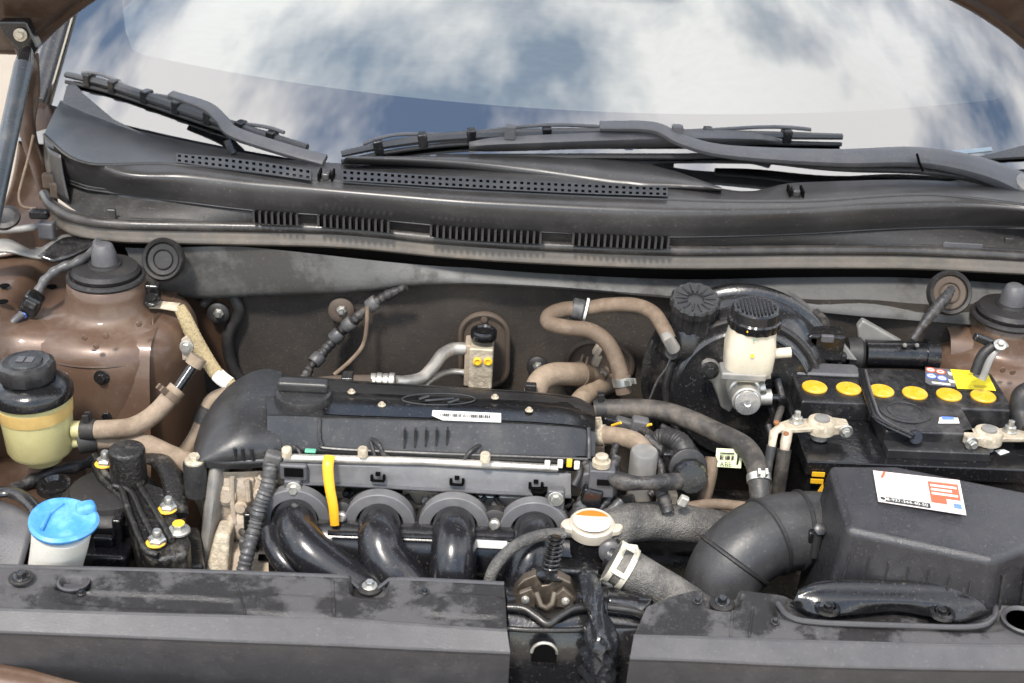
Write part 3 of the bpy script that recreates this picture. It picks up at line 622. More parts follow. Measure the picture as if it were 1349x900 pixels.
m_ = MB(); ua = spl([PG(a, b, o) for a, b, o in ((1340, 252, .016), (1290, 234, .016), (1210, 222, .016), (1100, 219, .016), (1000, 209, .016), (950, 204, .018))], 8); m_.tube(ua, lambda s: 0.011 - 0.006 * s, 12, flat=0.5, upv=Vector((0.05, 1, 0.5)), sq=4); build(m_, 'arm_shaded_underside', RUB, wB)  # dark strip added to stand in for the shaded lower half of the arm
m_ = MB(); m_.lathe([(0.018, 0), (0.017, 0.006), (0.012, 0.010), (0.001, 0.011)], PG(1352, 245, .026), (0.2, -0.5, 1), 24); build(m_, 'pivot_cap', GREYM, wB)
m_ = MB(); m_.tube([PG(1208, 203, .046), PG(1211, 214, .036), PG(1216, 226, .028)], 0.0016, 6); build(m_, 'arm_joint', BLACK, wB)
for px in (672, 892):
    m_ = MB(); m_.box(PG(px, 174, .034), (0.014, 0.012, 0.018)); build(m_, 'blade_clip', PLASM, wB, bevel=0.002)
m_ = MB(); m_.tube([PG(575, 207, .003), PG(760, 206, .003), PG(900, 206, .003), PG(1010, 203, .003)], 0.006, 8, flat=0.6); build(m_, 'wiper_linkage', RUB, wB)
# ================================================================== front covers over the radiator support
def cover(nm, label, rows_px, pockets, m1, x0, x1):
    pass
def front_cover(label, rear, front, strip, pits, bumps, name='radiator_cover'):
    xs0, xs1 = rear[0][0], rear[-1][0]
    t = thing(name, label, 'cover', Z((xs0 + xs1) / 2, 850, 0.70))
    def rel(p, w):
        z = 0
        for (bx, by, rx, ry, dep) in w:
            c = Z(bx, by, 0.80); dx = (p.x - c.x) / rx; dy = (p.y - c.y) / ry; r = (abs(dx) ** 4 + abs(dy) ** 4) ** 0.25
            z += dep / (1 + math.exp(min(40, (r - 1) * 26)))
        return z
    def S(u, v):
        a = rowint(rear, u); b = rowint(front, u); p0 = YZ(*a); p1 = YZ(*b); p = lerp(p0, p1, v)
        p.z += rel(p, pits) + rel(p, bumps); return p
    nu = int((xs1 - xs0) / 3.2)
    m_ = MB(); m_.grid(S, nu, 26)
    n0 = len(m_.v)
    m_.grid(lambda u, v: S(u, 0) + Vector((0, 0.004 * v, -0.06 * v)), nu, 2)
    top = build(m_, 'top_panel', COVF, t, angle=50)
    def st(u, v):
        b = YZ(*rowint(front, u)); b.z += 0; c = YZ(*rowint(strip, u)); return lerp(b, c, v)
    m_ = MB(); m_.grid(st, 60, 2); m_.grid(lambda u, v: YZ(*rowint(strip, u)) + Vector((0, 0.035 * v, -0.16 * v)), 60, 3)
    for s_ in (0.0, 1.0):
        p0, p1, p2 = S(s_, 0), YZ(*rowint(front, s_)), YZ(*rowint(strip, s_)); m_.add([p0, p1, p2, p2 + Vector((0, 0.035, -0.16)), p0 + Vector((0, 0.004, -0.16))], [(0, 1, 2, 3, 4)])
    build(m_, 'front_lip', COVS, t, angle=25)
    for row_, rr_ in ((front, .0028), (strip, .0022)):
        m_ = MB(); m_.tube([YZ(*rowint(row_, k / 80)) + Vector((0, 0.0012, -rr_ * 0.75)) for k in range(81)], rr_, 8); build(m_, 'rounded_edge', COVS, t)
    return t, S
rL = [(-90, 740, .80), (0, 744, .80), (150, 748, .80), (300, 752, .80), (430, 757, .80), (560, 762, .80), (664, 767, .80)]
fL = [(-90, 797, .797), (0, 803, .797), (150, 808, .797), (300, 812, .797), (430, 815, .797), (560, 824, .797), (668, 831, .797)]
sL = [(-90, 826, .786), (0, 831, .786), (150, 837, .786), (300, 843, .786), (430, 848, .786), (560, 854, .786), (672, 859, .786)]
lc, SL = front_cover('black plastic radiator cover left of the bonnet latch, stained with dried water', rL, fL, sL,
    [(487, 766, .0175, .021, -.016), (97, 768, .016, .010, -.010)], [(28, 762, .012, .008, .004), (612, 797, .040, .017, .0035), (380, 796, .050, .014, .003), (200, 790, .09, .010, -.003)])
rR = [(852, 800, .80), (885, 786, .80), (920, 778, .802), (960, 777, .803), (1010, 782, .803), (1100, 789, .803), (1250, 794, .803), (1349, 799, .803), (1440, 803, .803)]
fR = [(835, 838, .795), (920, 840, .797), (1000, 843, .797), (1100, 846, .797), (1250, 850, .797), (1349, 851, .797), (1440, 851, .797)]
sR = [(830, 866, .786), (920, 869, .786), (1000, 873, .786), (1100, 877, .786), (1250, 880, .786), (1349, 881, .786), (1440, 881, .786)]
rc, SR = front_cover('black radiator cover right of the latch, holding the intake duct', rR, fR, sR,
    [(951, 788, .0175, .018, -.014), (1170, 808, .110, .020, -.010)], [])
# washers and bolts sunk in the pockets
wm = MB(); wm.lathe([(0.016, 0), (0.016, 0.002), (0.012, 0.0035), (0.007, 0.004)], (0, 0, 0), seg=28); WASH = shared(wm, 'retaining_washer', RUB)
for (par, px, py, z) in ((lc, 487, 775, .7855), (rc, 951, 796, .790)):
    wo_ = inst('retaining_washer', WASH, par, Z(px, py, z), None, 0.8); inst('bolt', BOLT_STEEL if par is lc else BOLT_BLACK, wo_, Z(px, py, z) + Vector((0, 0, 0.0025)), None, 0.95)
inst('retaining_washer', WASH, lc, Z(28, 762, .8035), None, 0.75); inst('push_pin', BOLT_BLACK, lc, Z(28, 761, .8055), None, 0.8)
rg = MB(); rg.lathe([(0.014, -0.004), (0.016, 0.002), (0.0135, 0.003), (0.011, -0.002), (0.0105, -0.008)], Z(97, 768, .796), seg=28); build(rg, 'socket_ring', COVS, lc)
pp = MB(); pp.box(Z(98, 771, .790), (0.014, 0.004, 0.002), Matrix.Rotation(0.5, 3, 'Z')); build(pp, 'socket_pin', GREYM, lc)
rg = MB(); rg.lathe([(0.020, 0.0), (0.022, 0.0025), (0.020, 0.004), (0.0165, 0.0), (0.016, -0.004)], Z(1348, 819, .803), seg=36); build(rg, 'filler_ring', COVS, rc)
rg = MB(); rg.lathe([(0.0165, 0.0012), (0.001, 0.0012)], Z(1348, 819, .803), seg=28); build(rg, 'filler_hole', BLACK, rc)
for (par, S_, u_, v_) in ((lc, SL, .26, .55), (lc, SL, .86, .30), (rc, SR, .30, .62), (rc, SR, .12, .25), (rc, SR, .86, .70)):
    inst('plastic_rivet', BOLT_BLACK, par, S_(u_, v_) + Vector((0, 0, .0002)), None, 0.45)
for (S_, par, u0, v0, u1, v1) in ((SL, lc, .70, .12, .70, .95), (SL, lc, .53, .2, .545, .95), (SR, rc, .20, .25, .21, .97), (SR, rc, .245, .3, .25, .97)):
    gm = MB(); gm.tube([S_(lerp(u0, u1, k / 12), lerp(v0, v1, k / 12)) for k in range(13)], .0014, 6); build(gm, 'moulded_rib', COVF, par)
gm = MB(); gm.tube([SL(t_, 0.02) + Vector((0, -0.001, 0.0)) for t_ in [i / 40 for i in range(41)]], 0.0022, 6); build(gm, 'rear_bead', COVS, lc)
# intake duct lying in the right cover
duct = thing('intake_duct', 'black glossy air intake duct mouth set into the right radiator cover', 'air duct', Z(1170, 805, .79))
d_r = [(1052, 778, .815), (1075, 768, .820), (1110, 764, .822), (1180, 766, .822), (1255, 769, .822), (1275, 773, .820), (1296, 792, .812)]
d_f = [(1045, 792, .806), (1075, 790, .812), (1110, 792, .812), (1180, 794, .812), (1255, 797, .812), (1280, 800, .810), (1302, 806, .803)]
d_e = [(1040, 794, .800), (1075, 812, .800), (1110, 811, .800), (1180, 805, .800), (1225, 812, .800), (1260, 820, .800), (1302, 808, .799)]
m_ = patch([[(a, b + 3, k - 0.02) for a, b, k in d_r], d_r, row_mix(d_r, d_f, 0.5, 0.0005), d_f, d_e], 50, 5); build(m_, 'duct_shell', PLASD, duct, solid=0.002)
for (px, py) in ((1090, 802), (1241, 809)):
    m_ = MB(); m_.lathe([(0.013, 0), (0.012, 0.003), (0.0085, 0.004), (0.008, 0.0)], Z(px, py, .808), seg=24); e_ = build(m_, 'screw_boss', PLASD, duct)
    inst('screw', BOLT_BLACK, e_, Z(px, py, .806), None, 0.7)
m_ = MB(); m_.tube(path([(1025, 795, .804), (1040, 812, .803), (1075, 820, .803), (1180, 824, .803), (1280, 826, .803), (1308, 815, .803), (1312, 800, .803)]), 0.003, 8); build(m_, 'seat_bead', COVS, rc)

# ================================================================== latch support and latch
STEELB = mat('worn_black_steel', (0.05, 0.048, 0.046), 0.25, metal=0.7, dust=0.4, dcol=(0.05, 0.045, 0.04), dscale=30)
sup = thing('latch_support', 'glossy black steel latch support between the two radiator covers', 'support panel', Z(760, 850, .70))
m_ = patch([[(664, 772, .775), (700, 775, .775), (760, 776, .775), (800, 772, .778), (858, 784, .778)], [(666, 784, .785), (700, 786, .785), (712, 796, .776), (735, 797, .776), (752, 785, .785), (800, 785, .787), (858, 792, .787)], [(667, 806, .782), (700, 810, .78), (722, 818, .776), (752, 810, .78), (800, 806, .78), (845, 812, .778)], [(668, 826, .772), (720, 828, .772), (760, 826, .772), (800, 823, .772), (845, 826, .772)], [(668, 834, .768), (720, 834, .768), (840, 834, .768)], [(669, 870, .74), (720, 872, .74), (838, 872, .74)], [(669, 960, .66), (720, 962, .66), (838, 962, .66)]], 50, 4)
build(m_, 'pressed_panel', BPAINT, sup, solid=0.002)
m_ = MB(); arch = []
cA = Y(717, 860, Z(717, 858, .751).y - 0.010)
for k in range(13):
    a = math.pi * k / 12; arch.append(cA + Vector((0.0125 * math.cos(a), 0, 0.0125 * math.sin(a))))
arch += [cA + Vector((-0.0125, 0, -0.012)), cA + Vector((0.0125, 0, -0.012))]
m_.prism(arch, (0, 0.002, 0)); build(m_, 'arched_hole', BLACK, sup)
m_ = MB(); m_.tube([p + Vector((0, -0.0005, 0)) for p in arch[:13]] , 0.0017, 8); build(m_, 'hole_rim', STEEL, sup)
m_ = MB(); m_.box(Z(700, 862, .745) + Vector((0.0, -0.012, -0.02)), (0.001, 0.001, 0.001)); 
for pts, r in (([(668, 800, .790), (690, 802, .790), (706, 812, .786), (722, 822, .782), (738, 812, .786), (756, 802, .790), (775, 800, .790)], .004), ([(668, 828, .776), (700, 830, .776), (760, 830, .776), (790, 826, .776)], .003), ([(800, 800, .792), (830, 804, .790), (852, 812, .785)], .004)):
    m_ = MB(); m_.tube(path(pts, 8), r, 10); build(m_, 'pressed_ridge', STEELB, sup)
# flange on the right of the latch
m_ = patch([[(800, 778, .79), (830, 782, .79), (856, 790, .785)], [(800, 792, .788), (830, 796, .786), (858, 806, .78)], [(800, 812, .77), (830, 822, .77), (850, 830, .765)]], 12, 4); build(m_, 'side_flange', BPAINT, sup, solid=0.002)

lat = thing('bonnet_latch', 'greasy steel bonnet latch with coil spring between the radiator covers', 'latch', Z(715, 800, .775))
def plate(pts, y, th, m, nm, bv=0.0015):
    m_ = MB(); m_.prism([Y(a, b, y) for a, b in pts], (0, th, 0)); return build(m_, nm, m, lat, bevel=bv)
yl = Z(712, 800, .785).y - 0.004
GRS = mat('greasy_steel', (0.16, 0.13, 0.10), 0.38, metal=0.8, dust=0.5, dcol=(0.05, 0.04, 0.03), dscale=40)
plate([(672, 796), (678, 776), (690, 764), (706, 758), (714, 772), (724, 770), (735, 760), (752, 768), (760, 786), (758, 802), (735, 806), (722, 812), (706, 810), (690, 802)], yl + 0.02, 0.012, GRS, 'back_plate')
plate([(678, 798), (684, 782), (700, 776), (708, 790), (704, 803)], yl + 0.006, 0.006, GRS, 'pawl')
plate([(732, 800), (730, 786), (742, 776), (757, 788), (755, 803)], yl + 0.006, 0.006, GRS, 'catch')
m_ = MB(); m_.tube([Y(706, 780, yl + .01), Y(712, 797, yl + .004), Y(720, 801, yl + .004), Y(728, 795, yl + .004), Y(731, 780, yl + .01)], 0.0035, 10); build(m_, 'striker_loop', GRS, lat)
for (px, py) in ((692, 790), (745, 792)):
    inst('pivot_rivet', BOLT_STEEL, lat, Y(px, py, yl + 0.006), zrot((0, -1, 0.2)), 0.4)
hx = []
a, b = Y(722, 770, yl + .03), Y(733, 706, yl + .045); ax = (b - a); uu, vv, _ = frame_of(ax)
for k in range(181):
    t = k / 180; an = t * 2 * math.pi * 11; hx.append(a + ax * t + (uu * math.cos(an) + vv * math.sin(an)) * 0.0075)
m_ = MB(); m_.tube(hx, 0.0013, 6); build(m_, 'coil_spring', BPAINT, lat)
m_ = MB(); m_.tube([a, b], 0.005, 12); build(m_, 'spring_rod', BPAINT, lat)
m_ = MB(); m_.lathe([(0.018, -0.002), (0.019, 0.0), (0.012, 0.004), (0.006, 0.005)], lerp(a, b, 0.22), ax, 28); build(m_, 'spring_seat', BPAINT, lat)
# wrapped cable sleeve running down over the support
slv = patch([[(762, 758, .800), (772, 752, .812), (786, 760, .806), (792, 772, .80)], [(768, 790, .795), (778, 786, .806), (792, 790, .803), (798, 796, .795)], [(774, 820, .785), (784, 818, .797), (798, 822, .794), (806, 826, .785)], [(770, 846, .772), (784, 842, .788), (804, 848, .786), (815, 856, .775)], [(764, 870, .75), (782, 866, .772), (800, 866, .772), (814, 872, .755)], [(766, 905, .72), (782, 905, .735), (800, 905, .735), (812, 905, .72)]], 16, 6)
PFILM = mat('plastic_film', (0.014, 0.015, 0.018), 0.16, bump=0.9, bs=60, var=0.3, dust=0.35, dcol=(0.09, 0.09, 0.09))
slv.v = [(x + 0.0022 * math.sin(z * 310 + x * 90), y + 0.0030 * math.sin(x * 520 + z * 120) * math.cos(z * 240), z + 0.0018 * math.sin(x * 700 + z * 180)) for x, y, z in slv.v]
build(slv, 'cable_sleeve', PFILM, label='crumpled shiny dark plastic sleeve hanging over the latch support', cat='cable sleeve', solid=0.002)
# ================================================================== engine
eng = thing('engine', 'transverse four cylinder engine with black valve cover and intake manifold', 'engine', (-0.08, 1.36, 0.45))
# block / head mass under the covers
m_ = MB(); m_.box((-0.085, 1.385, 0.69), (0.40, 0.10, 0.22)); build(m_, 'cylinder_head', ALUT, eng, bevel=0.004)
m_ = MB(); m_.box((-0.09, 1.37, 0.53), (0.42, 0.16, 0.16)); build(m_, 'engine_block', CAST, eng, bevel=0.006)
# valve cover: smooth shell
vr = [(348, 493, .862), (395, 497, .862), (470, 503, .862), (600, 511, .862), (700, 517, .862), (760, 524, .860), (782, 536, .855)]
vt = [(350, 518, .882), (388, 520, .882), (470, 526, .882), (600, 530, .881), (700, 535, .880), (760, 541, .877), (784, 550, .868)]
vf = [(352, 545, .882), (388, 546, .882), (470, 549, .881), (600, 553, .880), (700, 557, .879), (760, 562, .876), (784, 568, .868)]
vb = [(352, 592, .851), (388, 591, .851), (470, 594, .851), (600, 599, .850), (700, 603, .849), (760, 605, .848), (784, 606, .846)]
shell = patch([[(a, b, k - 0.04) for a, b, k in vr], vr, vt, vf, row_mix(vf, vb, 0.12, 0.0015), row_mix(vf, vb, 0.9, 0.0), vb], 50, 4)
# right end closing wall
rows = [[(a, b, k - 0.04) for a, b, k in vr], vr, vt, vf, row_mix(vf, vb, 0.12, 0.0015), row_mix(vf, vb, 0.9, 0.0), vb]
end = [YZ(*rowint(r, 1.0)) for r in rows]; shell.add(end, [tuple(range(len(end)))])
vc = build(shell, 'valve_cover', [PLAS], eng, angle=50)
def cut(row): return lambda t: YZ(*rowint(row, lerp(0.17, 1.0, t)))
tb = patch([cut(row_mix(vr, vt, 0.0, 0.0015)), cut(row_mix(vr, vt, 0.5, 0.003)), cut(row_mix(vt, vf, 0.05, 0.0012)), cut(row_mix(vt, vf, 0.93, 0.0018))], 50, 5); build(tb, 'gloss_top', GLOSSB, vc)
# step ledge below the face
lg = patch([[(a, b - 1, k + 0.002) for a, b, k in vb], [(a, b + 6, k - 0.004) for a, b, k in vb], [(a, b + 7, k - 0.014) for a, b, k in vb], [(a, b + 16, k - 0.018) for a, b, k in vb]], 40, 2)
build(lg, 'cover_flange', PLAS, vc)
m_ = MB(); m_.tube(path([(a, b - 3, k + 0.001) for a, b, k in vb], 8), 0.0018, 6); build(m_, 'flange_line', BLACK, vc)
# raised panel frame on the front face
fr = [(422, 551, .880), (421, 570, .867), (424, 584, .857), (436, 590, .853), (560, 596, .852), (700, 601, .851), (774, 604, .850)]
m_ = MB(); m_.tube([p + Vector((0, -0.002, 0)) for p in path(fr, 8)], 0.0022, 8); build(m_, 'panel_bead', PLAS, vc)
m_ = MB(); m_.tube([p + Vector((0, -0.002, 0)) for p in path([(775, 562, .875), (776, 580, .863), (776, 604, .850)], 6)], 0.0024, 8); build(m_, 'panel_bead', PLAS, vc)
rb = MB(); rb.box((0, 0, 0), (0.0022, 0.006, 0.030)); VR = shared(rb, 'face_rib', PLAS)
for k in range(5):
    inst('face_rib', VR, vc, lerp(Z(533 + 14 * k, 566, .872), Z(533 + 14 * k, 596, .853), 0.5) + Vector((0, 0.0008, 0.0)))
# oval emblem recess on the gloss top
ov = lambda r, dz: [Z(578 + r * 48 * math.cos(a), 526 + r * 7.5 * math.sin(a), .8835 + dz) for a in [2 * math.pi * i / 48 for i in range(49)]]
m_ = MB(); m_.tube(ov(1, -0.0008), 0.0009, 6); build(m_, 'emblem_oval', PLAS, vc)
m_ = MB(); m_.tube([Z(552, 526, .8855), Z(565, 522, .8855)], 0.0016, 6); m_.tube([Z(590, 531, .8855), Z(604, 526, .8855)], 0.0016, 6); m_.tube([Z(560, 528, .8855), Z(598, 525, .8855)], 0.0014, 6)
build(m_, 'emblem_letter', PLAS, vc)
for (px, py) in ((463, 517), (503, 534), (652, 524), (697, 541)):
    inst('cover_bolt', BOLT_CREAM, vc, Z(px, py, .8835), None, 0.42)
# white bar-code label
lbl = MB(); lbl.prism([Z(570, 541, .8836), Z(660, 545, .8832), Z(660, 557, .8815), Z(583, 554, .8828), Z(569, 548, .8835)], (0, -0.0004, 0.0008)); lo_ = build(lbl, 'barcode_label', LABW, vc)
for k in range(26):
    if random.random() < 0.8:
        m_ = MB(); q = Z(580 + k * 2.6, 546.4 + k * 0.10, .8846); m_.box(q, (random.choice((0.0007, 0.0012, 0.0016)), 0.006, 0.0003)); 
        if k == 0: bars = MB()
        bars.v += []; bars.add(m_.v, m_.f)
build(bars, 'barcode_print', INKB, lo_, kind='stuff')
# oil filler cap
oc = Z(400, 533, .876)
m_ = MB(); m_.lathe([(0.031, 0), (0.0315, 0.012), (0.0305, 0.016), (0.028, 0.0175), (0.001, 0.018)], oc, seg=48, mod=lambda t, h: 1 + 0.012 * math.cos(t * 24)); oil = build(m_, 'oil_filler_cap', PLAS, vc)
m_ = MB(); m_.box(oc + Vector((0, 0.002, 0.023)), (0.056, 0.016, 0.013)); build(m_, 'cap_grip', PLAS, oil, bevel=0.004, bseg=3)
# timing-side dome at the left end
ctr = [(258, 596), (262, 575), (275, 550), (300, 520), (330, 498), (362, 492), (400, 497)]
def dome(u, v):
    # sections from the left rim to the cover, swept back to front
    px = lerp(256, 372, u)
    topy = [(256, 592), (264, 566), (280, 538), (302, 514), (328, 498), (352, 492), (372, 496)]
    ty = rowint([(a, b, 0.0) for a, b in topy], u)[1]
    zt = lerp(.835, .884, math.sin(min(1, u * 1.35) * math.pi / 2) ** 0.8)
    back = Z(px, ty, zt - 0.006); fr_ = Z(px, lerp(606, 600, u), .845)
    a = v * math.pi / 2
    zc = fr_.z + (zt - fr_.z) * math.sin(math.pi / 2 * min(1, v * 1.25)) ** 0.7
    y = lerp(fr_.y, back.y, v ** 1.3); p = Vector((lerp(fr_.x, back.x, v), y - 0.016 * math.sin(math.pi * min(1, u * 1.0)) ** 0.7 * math.sin(math.pi * min(1, 0.12 + v * 0.9)), zc)); return p
m_ = MB(); m_.grid(dome, 40, 26); m_.grid(lambda u, v: dome(u, 1) + Vector((0, 0.01 * v, -0.08 * v)), 40, 3); m_.grid(lambda u, v: dome(0, u) + Vector((-0.004 * v, 0, -0.03 * v)), 26, 2)
build(m_, 'timing_dome', PLAS, vc, angle=60)
for px in (312, 322, 334):
    m_ = MB(); m_.tube([Z(px, 583, .860) + Vector((0, -0.012, 0)), Z(px, 603, .846) + Vector((0, -0.003, 0))], 0.002, 6); build(m_, 'dome_rib', PLAS, vc)
m_ = patch([[(252, 600, .846), (300, 603, .846), (375, 600, .846)], [(250, 606, .842), (300, 610, .842), (375, 608, .842)], [(250, 614, .834), (300, 618, .834), (375, 614, .834)]], 16, 3); build(m_, 'dome_flange', PLAS, vc)
# tall bolt post on the left
pb = Z(259, 650, .80); m_ = MB(); m_.lathe([(0.0125, 0), (0.0125, 0.038), (0.012, 0.040), (0.001, 0.040)], pb, seg=24); ps_ = build(m_, 'bolt_post', PLAS, vc); inst('post_bolt', BOLT_CREAM, ps_, pb + Vector((0, 0, 0.040)), None, 1.0)
# timing cover / head end, dusty aluminium
m_ = patch([[(246, 618, .822), (275, 622, .822), (320, 622, .822), (380, 618, .822)], [(246, 640, .80), (275, 648, .80), (320, 650, .80), (380, 648, .80)], [(262, 672, .765), (285, 690, .76), (320, 690, .76), (380, 690, .76)], [(275, 720, .71), (290, 730, .71), (320, 730, .71), (380, 730, .71)], [(275, 790, .62), (290, 800, .62), (320, 800, .62), (380, 800, .62)]], 20, 5); build(m_, 'timing_cover', ALUT, eng)
m_ = patch([[(246, 616, .824), (300, 622, .824), (378, 618, .824)], [(246, 626, .815), (300, 631, .815), (378, 627, .815)], [(247, 632, .806), (300, 636, .806), (378, 632, .806)]], 14, 3); build(m_, 'head_lip', ALUT, eng)
for (px, py, w_, hh) in ((313, 645, .020, .02), (330, 640, .014, .03), (345, 668, .018, .02), (300, 668, .012, .026), (356, 640, .02, .016)):
    m_ = MB(); m_.box(Y(px, py, 1.285), (w_, 0.02, hh)); build(m_, 'cast_boss', ALUT, eng, bevel=0.004)
for (px, py, r, y_) in ((298, 652, .0075, 1.272), (345, 652, .006, 1.272), (318, 668, .005, 1.268), (362, 668, .006, 1.27)):
    m_ = MB(); m_.lathe([(r * 1.5, -.004), (r * 1.5, .003), (r, .004), (r, .006), (.0001, .006)], Y(px, py, y_), (0, -1, 0.2), 18); build(m_, 'cast_bolt', ALUT, eng)
for pts in ([(306, 628, ('y', 1.272)), (306, 660, ('y', 1.268)), (310, 690, ('y', 1.262))], [(326, 632, ('y', 1.272)), (328, 660, ('y', 1.268))], [(340, 628, ('y', 1.272)), (352, 634, ('y', 1.27)), (366, 632, ('y', 1.27))]):
    m_ = MB(); m_.tube(path(pts, 6), .003, 8); build(m_, 'cast_rib', ALUT, eng)
for (px, py) in ((336, 676), (326, 706), (340, 704), (334, 722)):
    m_ = MB(); m_.tube(path([(px - 8, py - 6, ('y', 1.258)), (px, py, ('y', 1.248)), (px + 6, py + 10, ('y', 1.244))], 6), .004, 8); build(m_, 'sensor_wire', TAPE, eng)
# plug and wires at the left of the manifold
m_ = MB(); m_.lathe([(0.017, 0), (0.017, 0.012), (0.012, 0.016), (0.001, 0.016)], Y(320, 688, 1.275), (0, -1, 0.3), 24); build(m_, 'cam_plug', ALUT, eng)
m_ = MB(); m_.box(Y(332, 690, 1.26), (0.016, 0.016, 0.034)); m2 = build(m_, 'sensor_plug', PLASD, eng, bevel=0.003)
m_ = MB(); m_.box(Y(328, 716, 1.25), (0.020, 0.014, 0.016)); build(m_, 'sensor_plug', CONDUIT, eng, bevel=0.003)
# grey bracket blade
m_ = patch([[(279, 594, ('y', 1.285)), (286, 586, ('y', 1.285)), (302, 598, ('y', 1.295))], [(272, 640, ('y', 1.27)), (282, 636, ('y', 1.262)), (300, 640, ('y', 1.285))], [(268, 690, ('y', 1.26)), (278, 688, ('y', 1.25)), (292, 690, ('y', 1.275))], [(262, 735, ('y', 1.245)), (272, 736, ('y', 1.235)), (284, 735, ('y', 1.26))], [(256, 752, ('y', 1.24)), (268, 756, ('y', 1.23)), (280, 755, ('y', 1.25))]], 10, 6)
build(m_, 'lifting_bracket', GREYM, eng, solid=0.003)
# pale alternator bracket
m_ = MB(); m_.prism([Y(283, 703, 1.235), Y(303, 706, 1.235), Y(300, 760, 1.215), Y(268, 760, 1.215)], (0, 0.03, 0.0)); build(m_, 'alternator_bracket', CREAMM, eng, bevel=0.004)
m_ = MB(); m_.prism([Y(300, 728, 1.24), Y(372, 730, 1.24), Y(380, 770, 1.22), Y(294, 770, 1.22)], (0, 0.03, 0)); alt = build(m_, 'alternator_case', ALUT, eng, bevel=0.004)
for (px, py, w_) in ((352, 736, 24), (352, 748, 26)):
    m_ = MB(); m_.prism([Y(px - w_ / 2, py - 3, 1.234), Y(px + w_ / 2, py - 2, 1.234), Y(px + w_ / 2, py + 3, 1.232), Y(px - w_ / 2, py + 3, 1.232)], (0, 0.004, 0)); build(m_, 'cooling_slot', BLACK, alt)

# fuel rail: bright pipe and grey harness channel
m_ = MB(); m_.tube([Z(374, 603, .850), Z(560, 608, .846), Z(735, 617, .841)], 0.0045, 14); rail = build(m_, 'fuel_rail', ALU, eng)
for (px, py) in ((378, 597), (478, 597), (639, 604)):
    m_ = MB(); m_.lathe([(0.0055, 0), (0.0055, 0.009), (0.0045, 0.0105), (0.0001, 0.0105)], Z(px, py + 4, .853), seg=12); build(m_, 'rail_bolt', CREAMM, rail)
ch_t = [(372, 607, .845), (450, 608, .843), (560, 613, .840), (680, 619, .836), (752, 623, .833)]
ch_f = [(373, 612, .843), (450, 614, .841), (560, 618, .838), (680, 624, .834), (752, 628, .831)]
ch_b = [(374, 634, .823), (450, 636, .821), (560, 642, .818), (680, 648, .814), (752, 652, .811)]
m_ = patch([[(a, b - 2, k - .004) for a, b, k in ch_t], ch_t, ch_f, ch_b, [(a, b + 4, k - .004) for a, b, k in ch_b], [(a, b + 3, k - 0.012) for a, b, k in ch_b]], 40, 2)
CHN = mat('channel_grey', (0.12, 0.12, 0.125), 0.42, dust=0.4, dcol=(0.2, 0.19, 0.175), dscale=25)
chn = build(m_, 'harness_channel', CHN, eng, angle=30)
m_ = MB(); m_.tube([p + Vector((0, -0.001, 0)) for p in path([(a, b + 2, k - 0.002) for a, b, k in ch_b], 6)], 0.0022, 8); build(m_, 'channel_lip', PLASM, chn)
for (px, py) in ((498, 628), (602, 633), (706, 638)):
    for dx, dy, w_, h_ in ((-8, 2, .003, .006), (0, -3, .005, .003), (8, 2, .003, .006), (0, 6, .014, .0012)):
        m_ = MB(); q = Z(px + dx, py + dy, lerp(.8395, .8215, (dy + 10 + 3) / 26) - (px - 498) * 0.000035) + Vector((0, -0.0012, 0.0012)); m_.box(q, (w_, 0.004, h_)); build(m_, 'latch_slot', BLACK, chn)
for (px, py, y_) in ((387, 642, 1.268), (732, 655, 1.268)):
    m_ = MB(); m_.box(Y(px, py, y_) + Vector((0, -0.004, 0)), (0.019, 0.012, 0.028)); bk = build(m_, 'mount_foot', PLASM, chn, bevel=0.003)
    inst('foot_bolt', BOLT_STEEL, bk, Y(px, py + 2, y_ - 0.0102), zrot((0, -1, 0.15)), 0.8)
m_ = MB(); m_.box(Y(387, 621, 1.266), (0.030, 0.008, 0.020)); build(m_, 'foot_frame', PLASM, chn, bevel=0.003)
m_ = MB(); m_.box(Y(387, 622, 1.262), (0.020, 0.004, 0.010)); build(m_, 'foot_window', BLACK, chn)
m_ = MB(); m_.box(Y(400, 625, 1.270), (0.012, 0.010, 0.018)); build(m_, 'channel_end', PLASM, chn, bevel=0.002)
# loops of small wire above the rail
for pts in ([(499, 612, .832), (494, 596, .845), (490, 578, .855), (500, 584, .856), (506, 596, .848), (512, 600, .842)], [(608, 616, .83), (620, 606, .838), (634, 594, .846), (632, 586, .852), (620, 594, .85), (612, 604, .842)], [(710, 620, .826), (722, 610, .834), (727, 600, .842), (720, 594, .845), (706, 600, .842), (706, 608, .836)], [(400, 606, .836), (397, 594, .844), (390, 588, .846), (384, 590, .845)]):
    m_ = MB(); m_.tube([p + Vector((0, -0.012, 0.006)) for p in path(pts, 6)], 0.0026, 8); build(m_, 'injector_wire', TAPE, chn)
for (px, py, m) in ((738, 611, WHITEP), (750, 610, YELP), (760, 613, WHITEP), (721, 612, WHITEP)):
    m_ = MB(); m_.box(Z(px, py, .849), (0.006, 0.005, 0.009)); build(m_, 'terminal_clip', m, chn, bevel=0.001)
m_ = MB(); m_.box(Z(409, 594, .855), (0.012, 0.006, 0.003)); build(m_, 'green_clip', GREEN, chn, bevel=0.001)
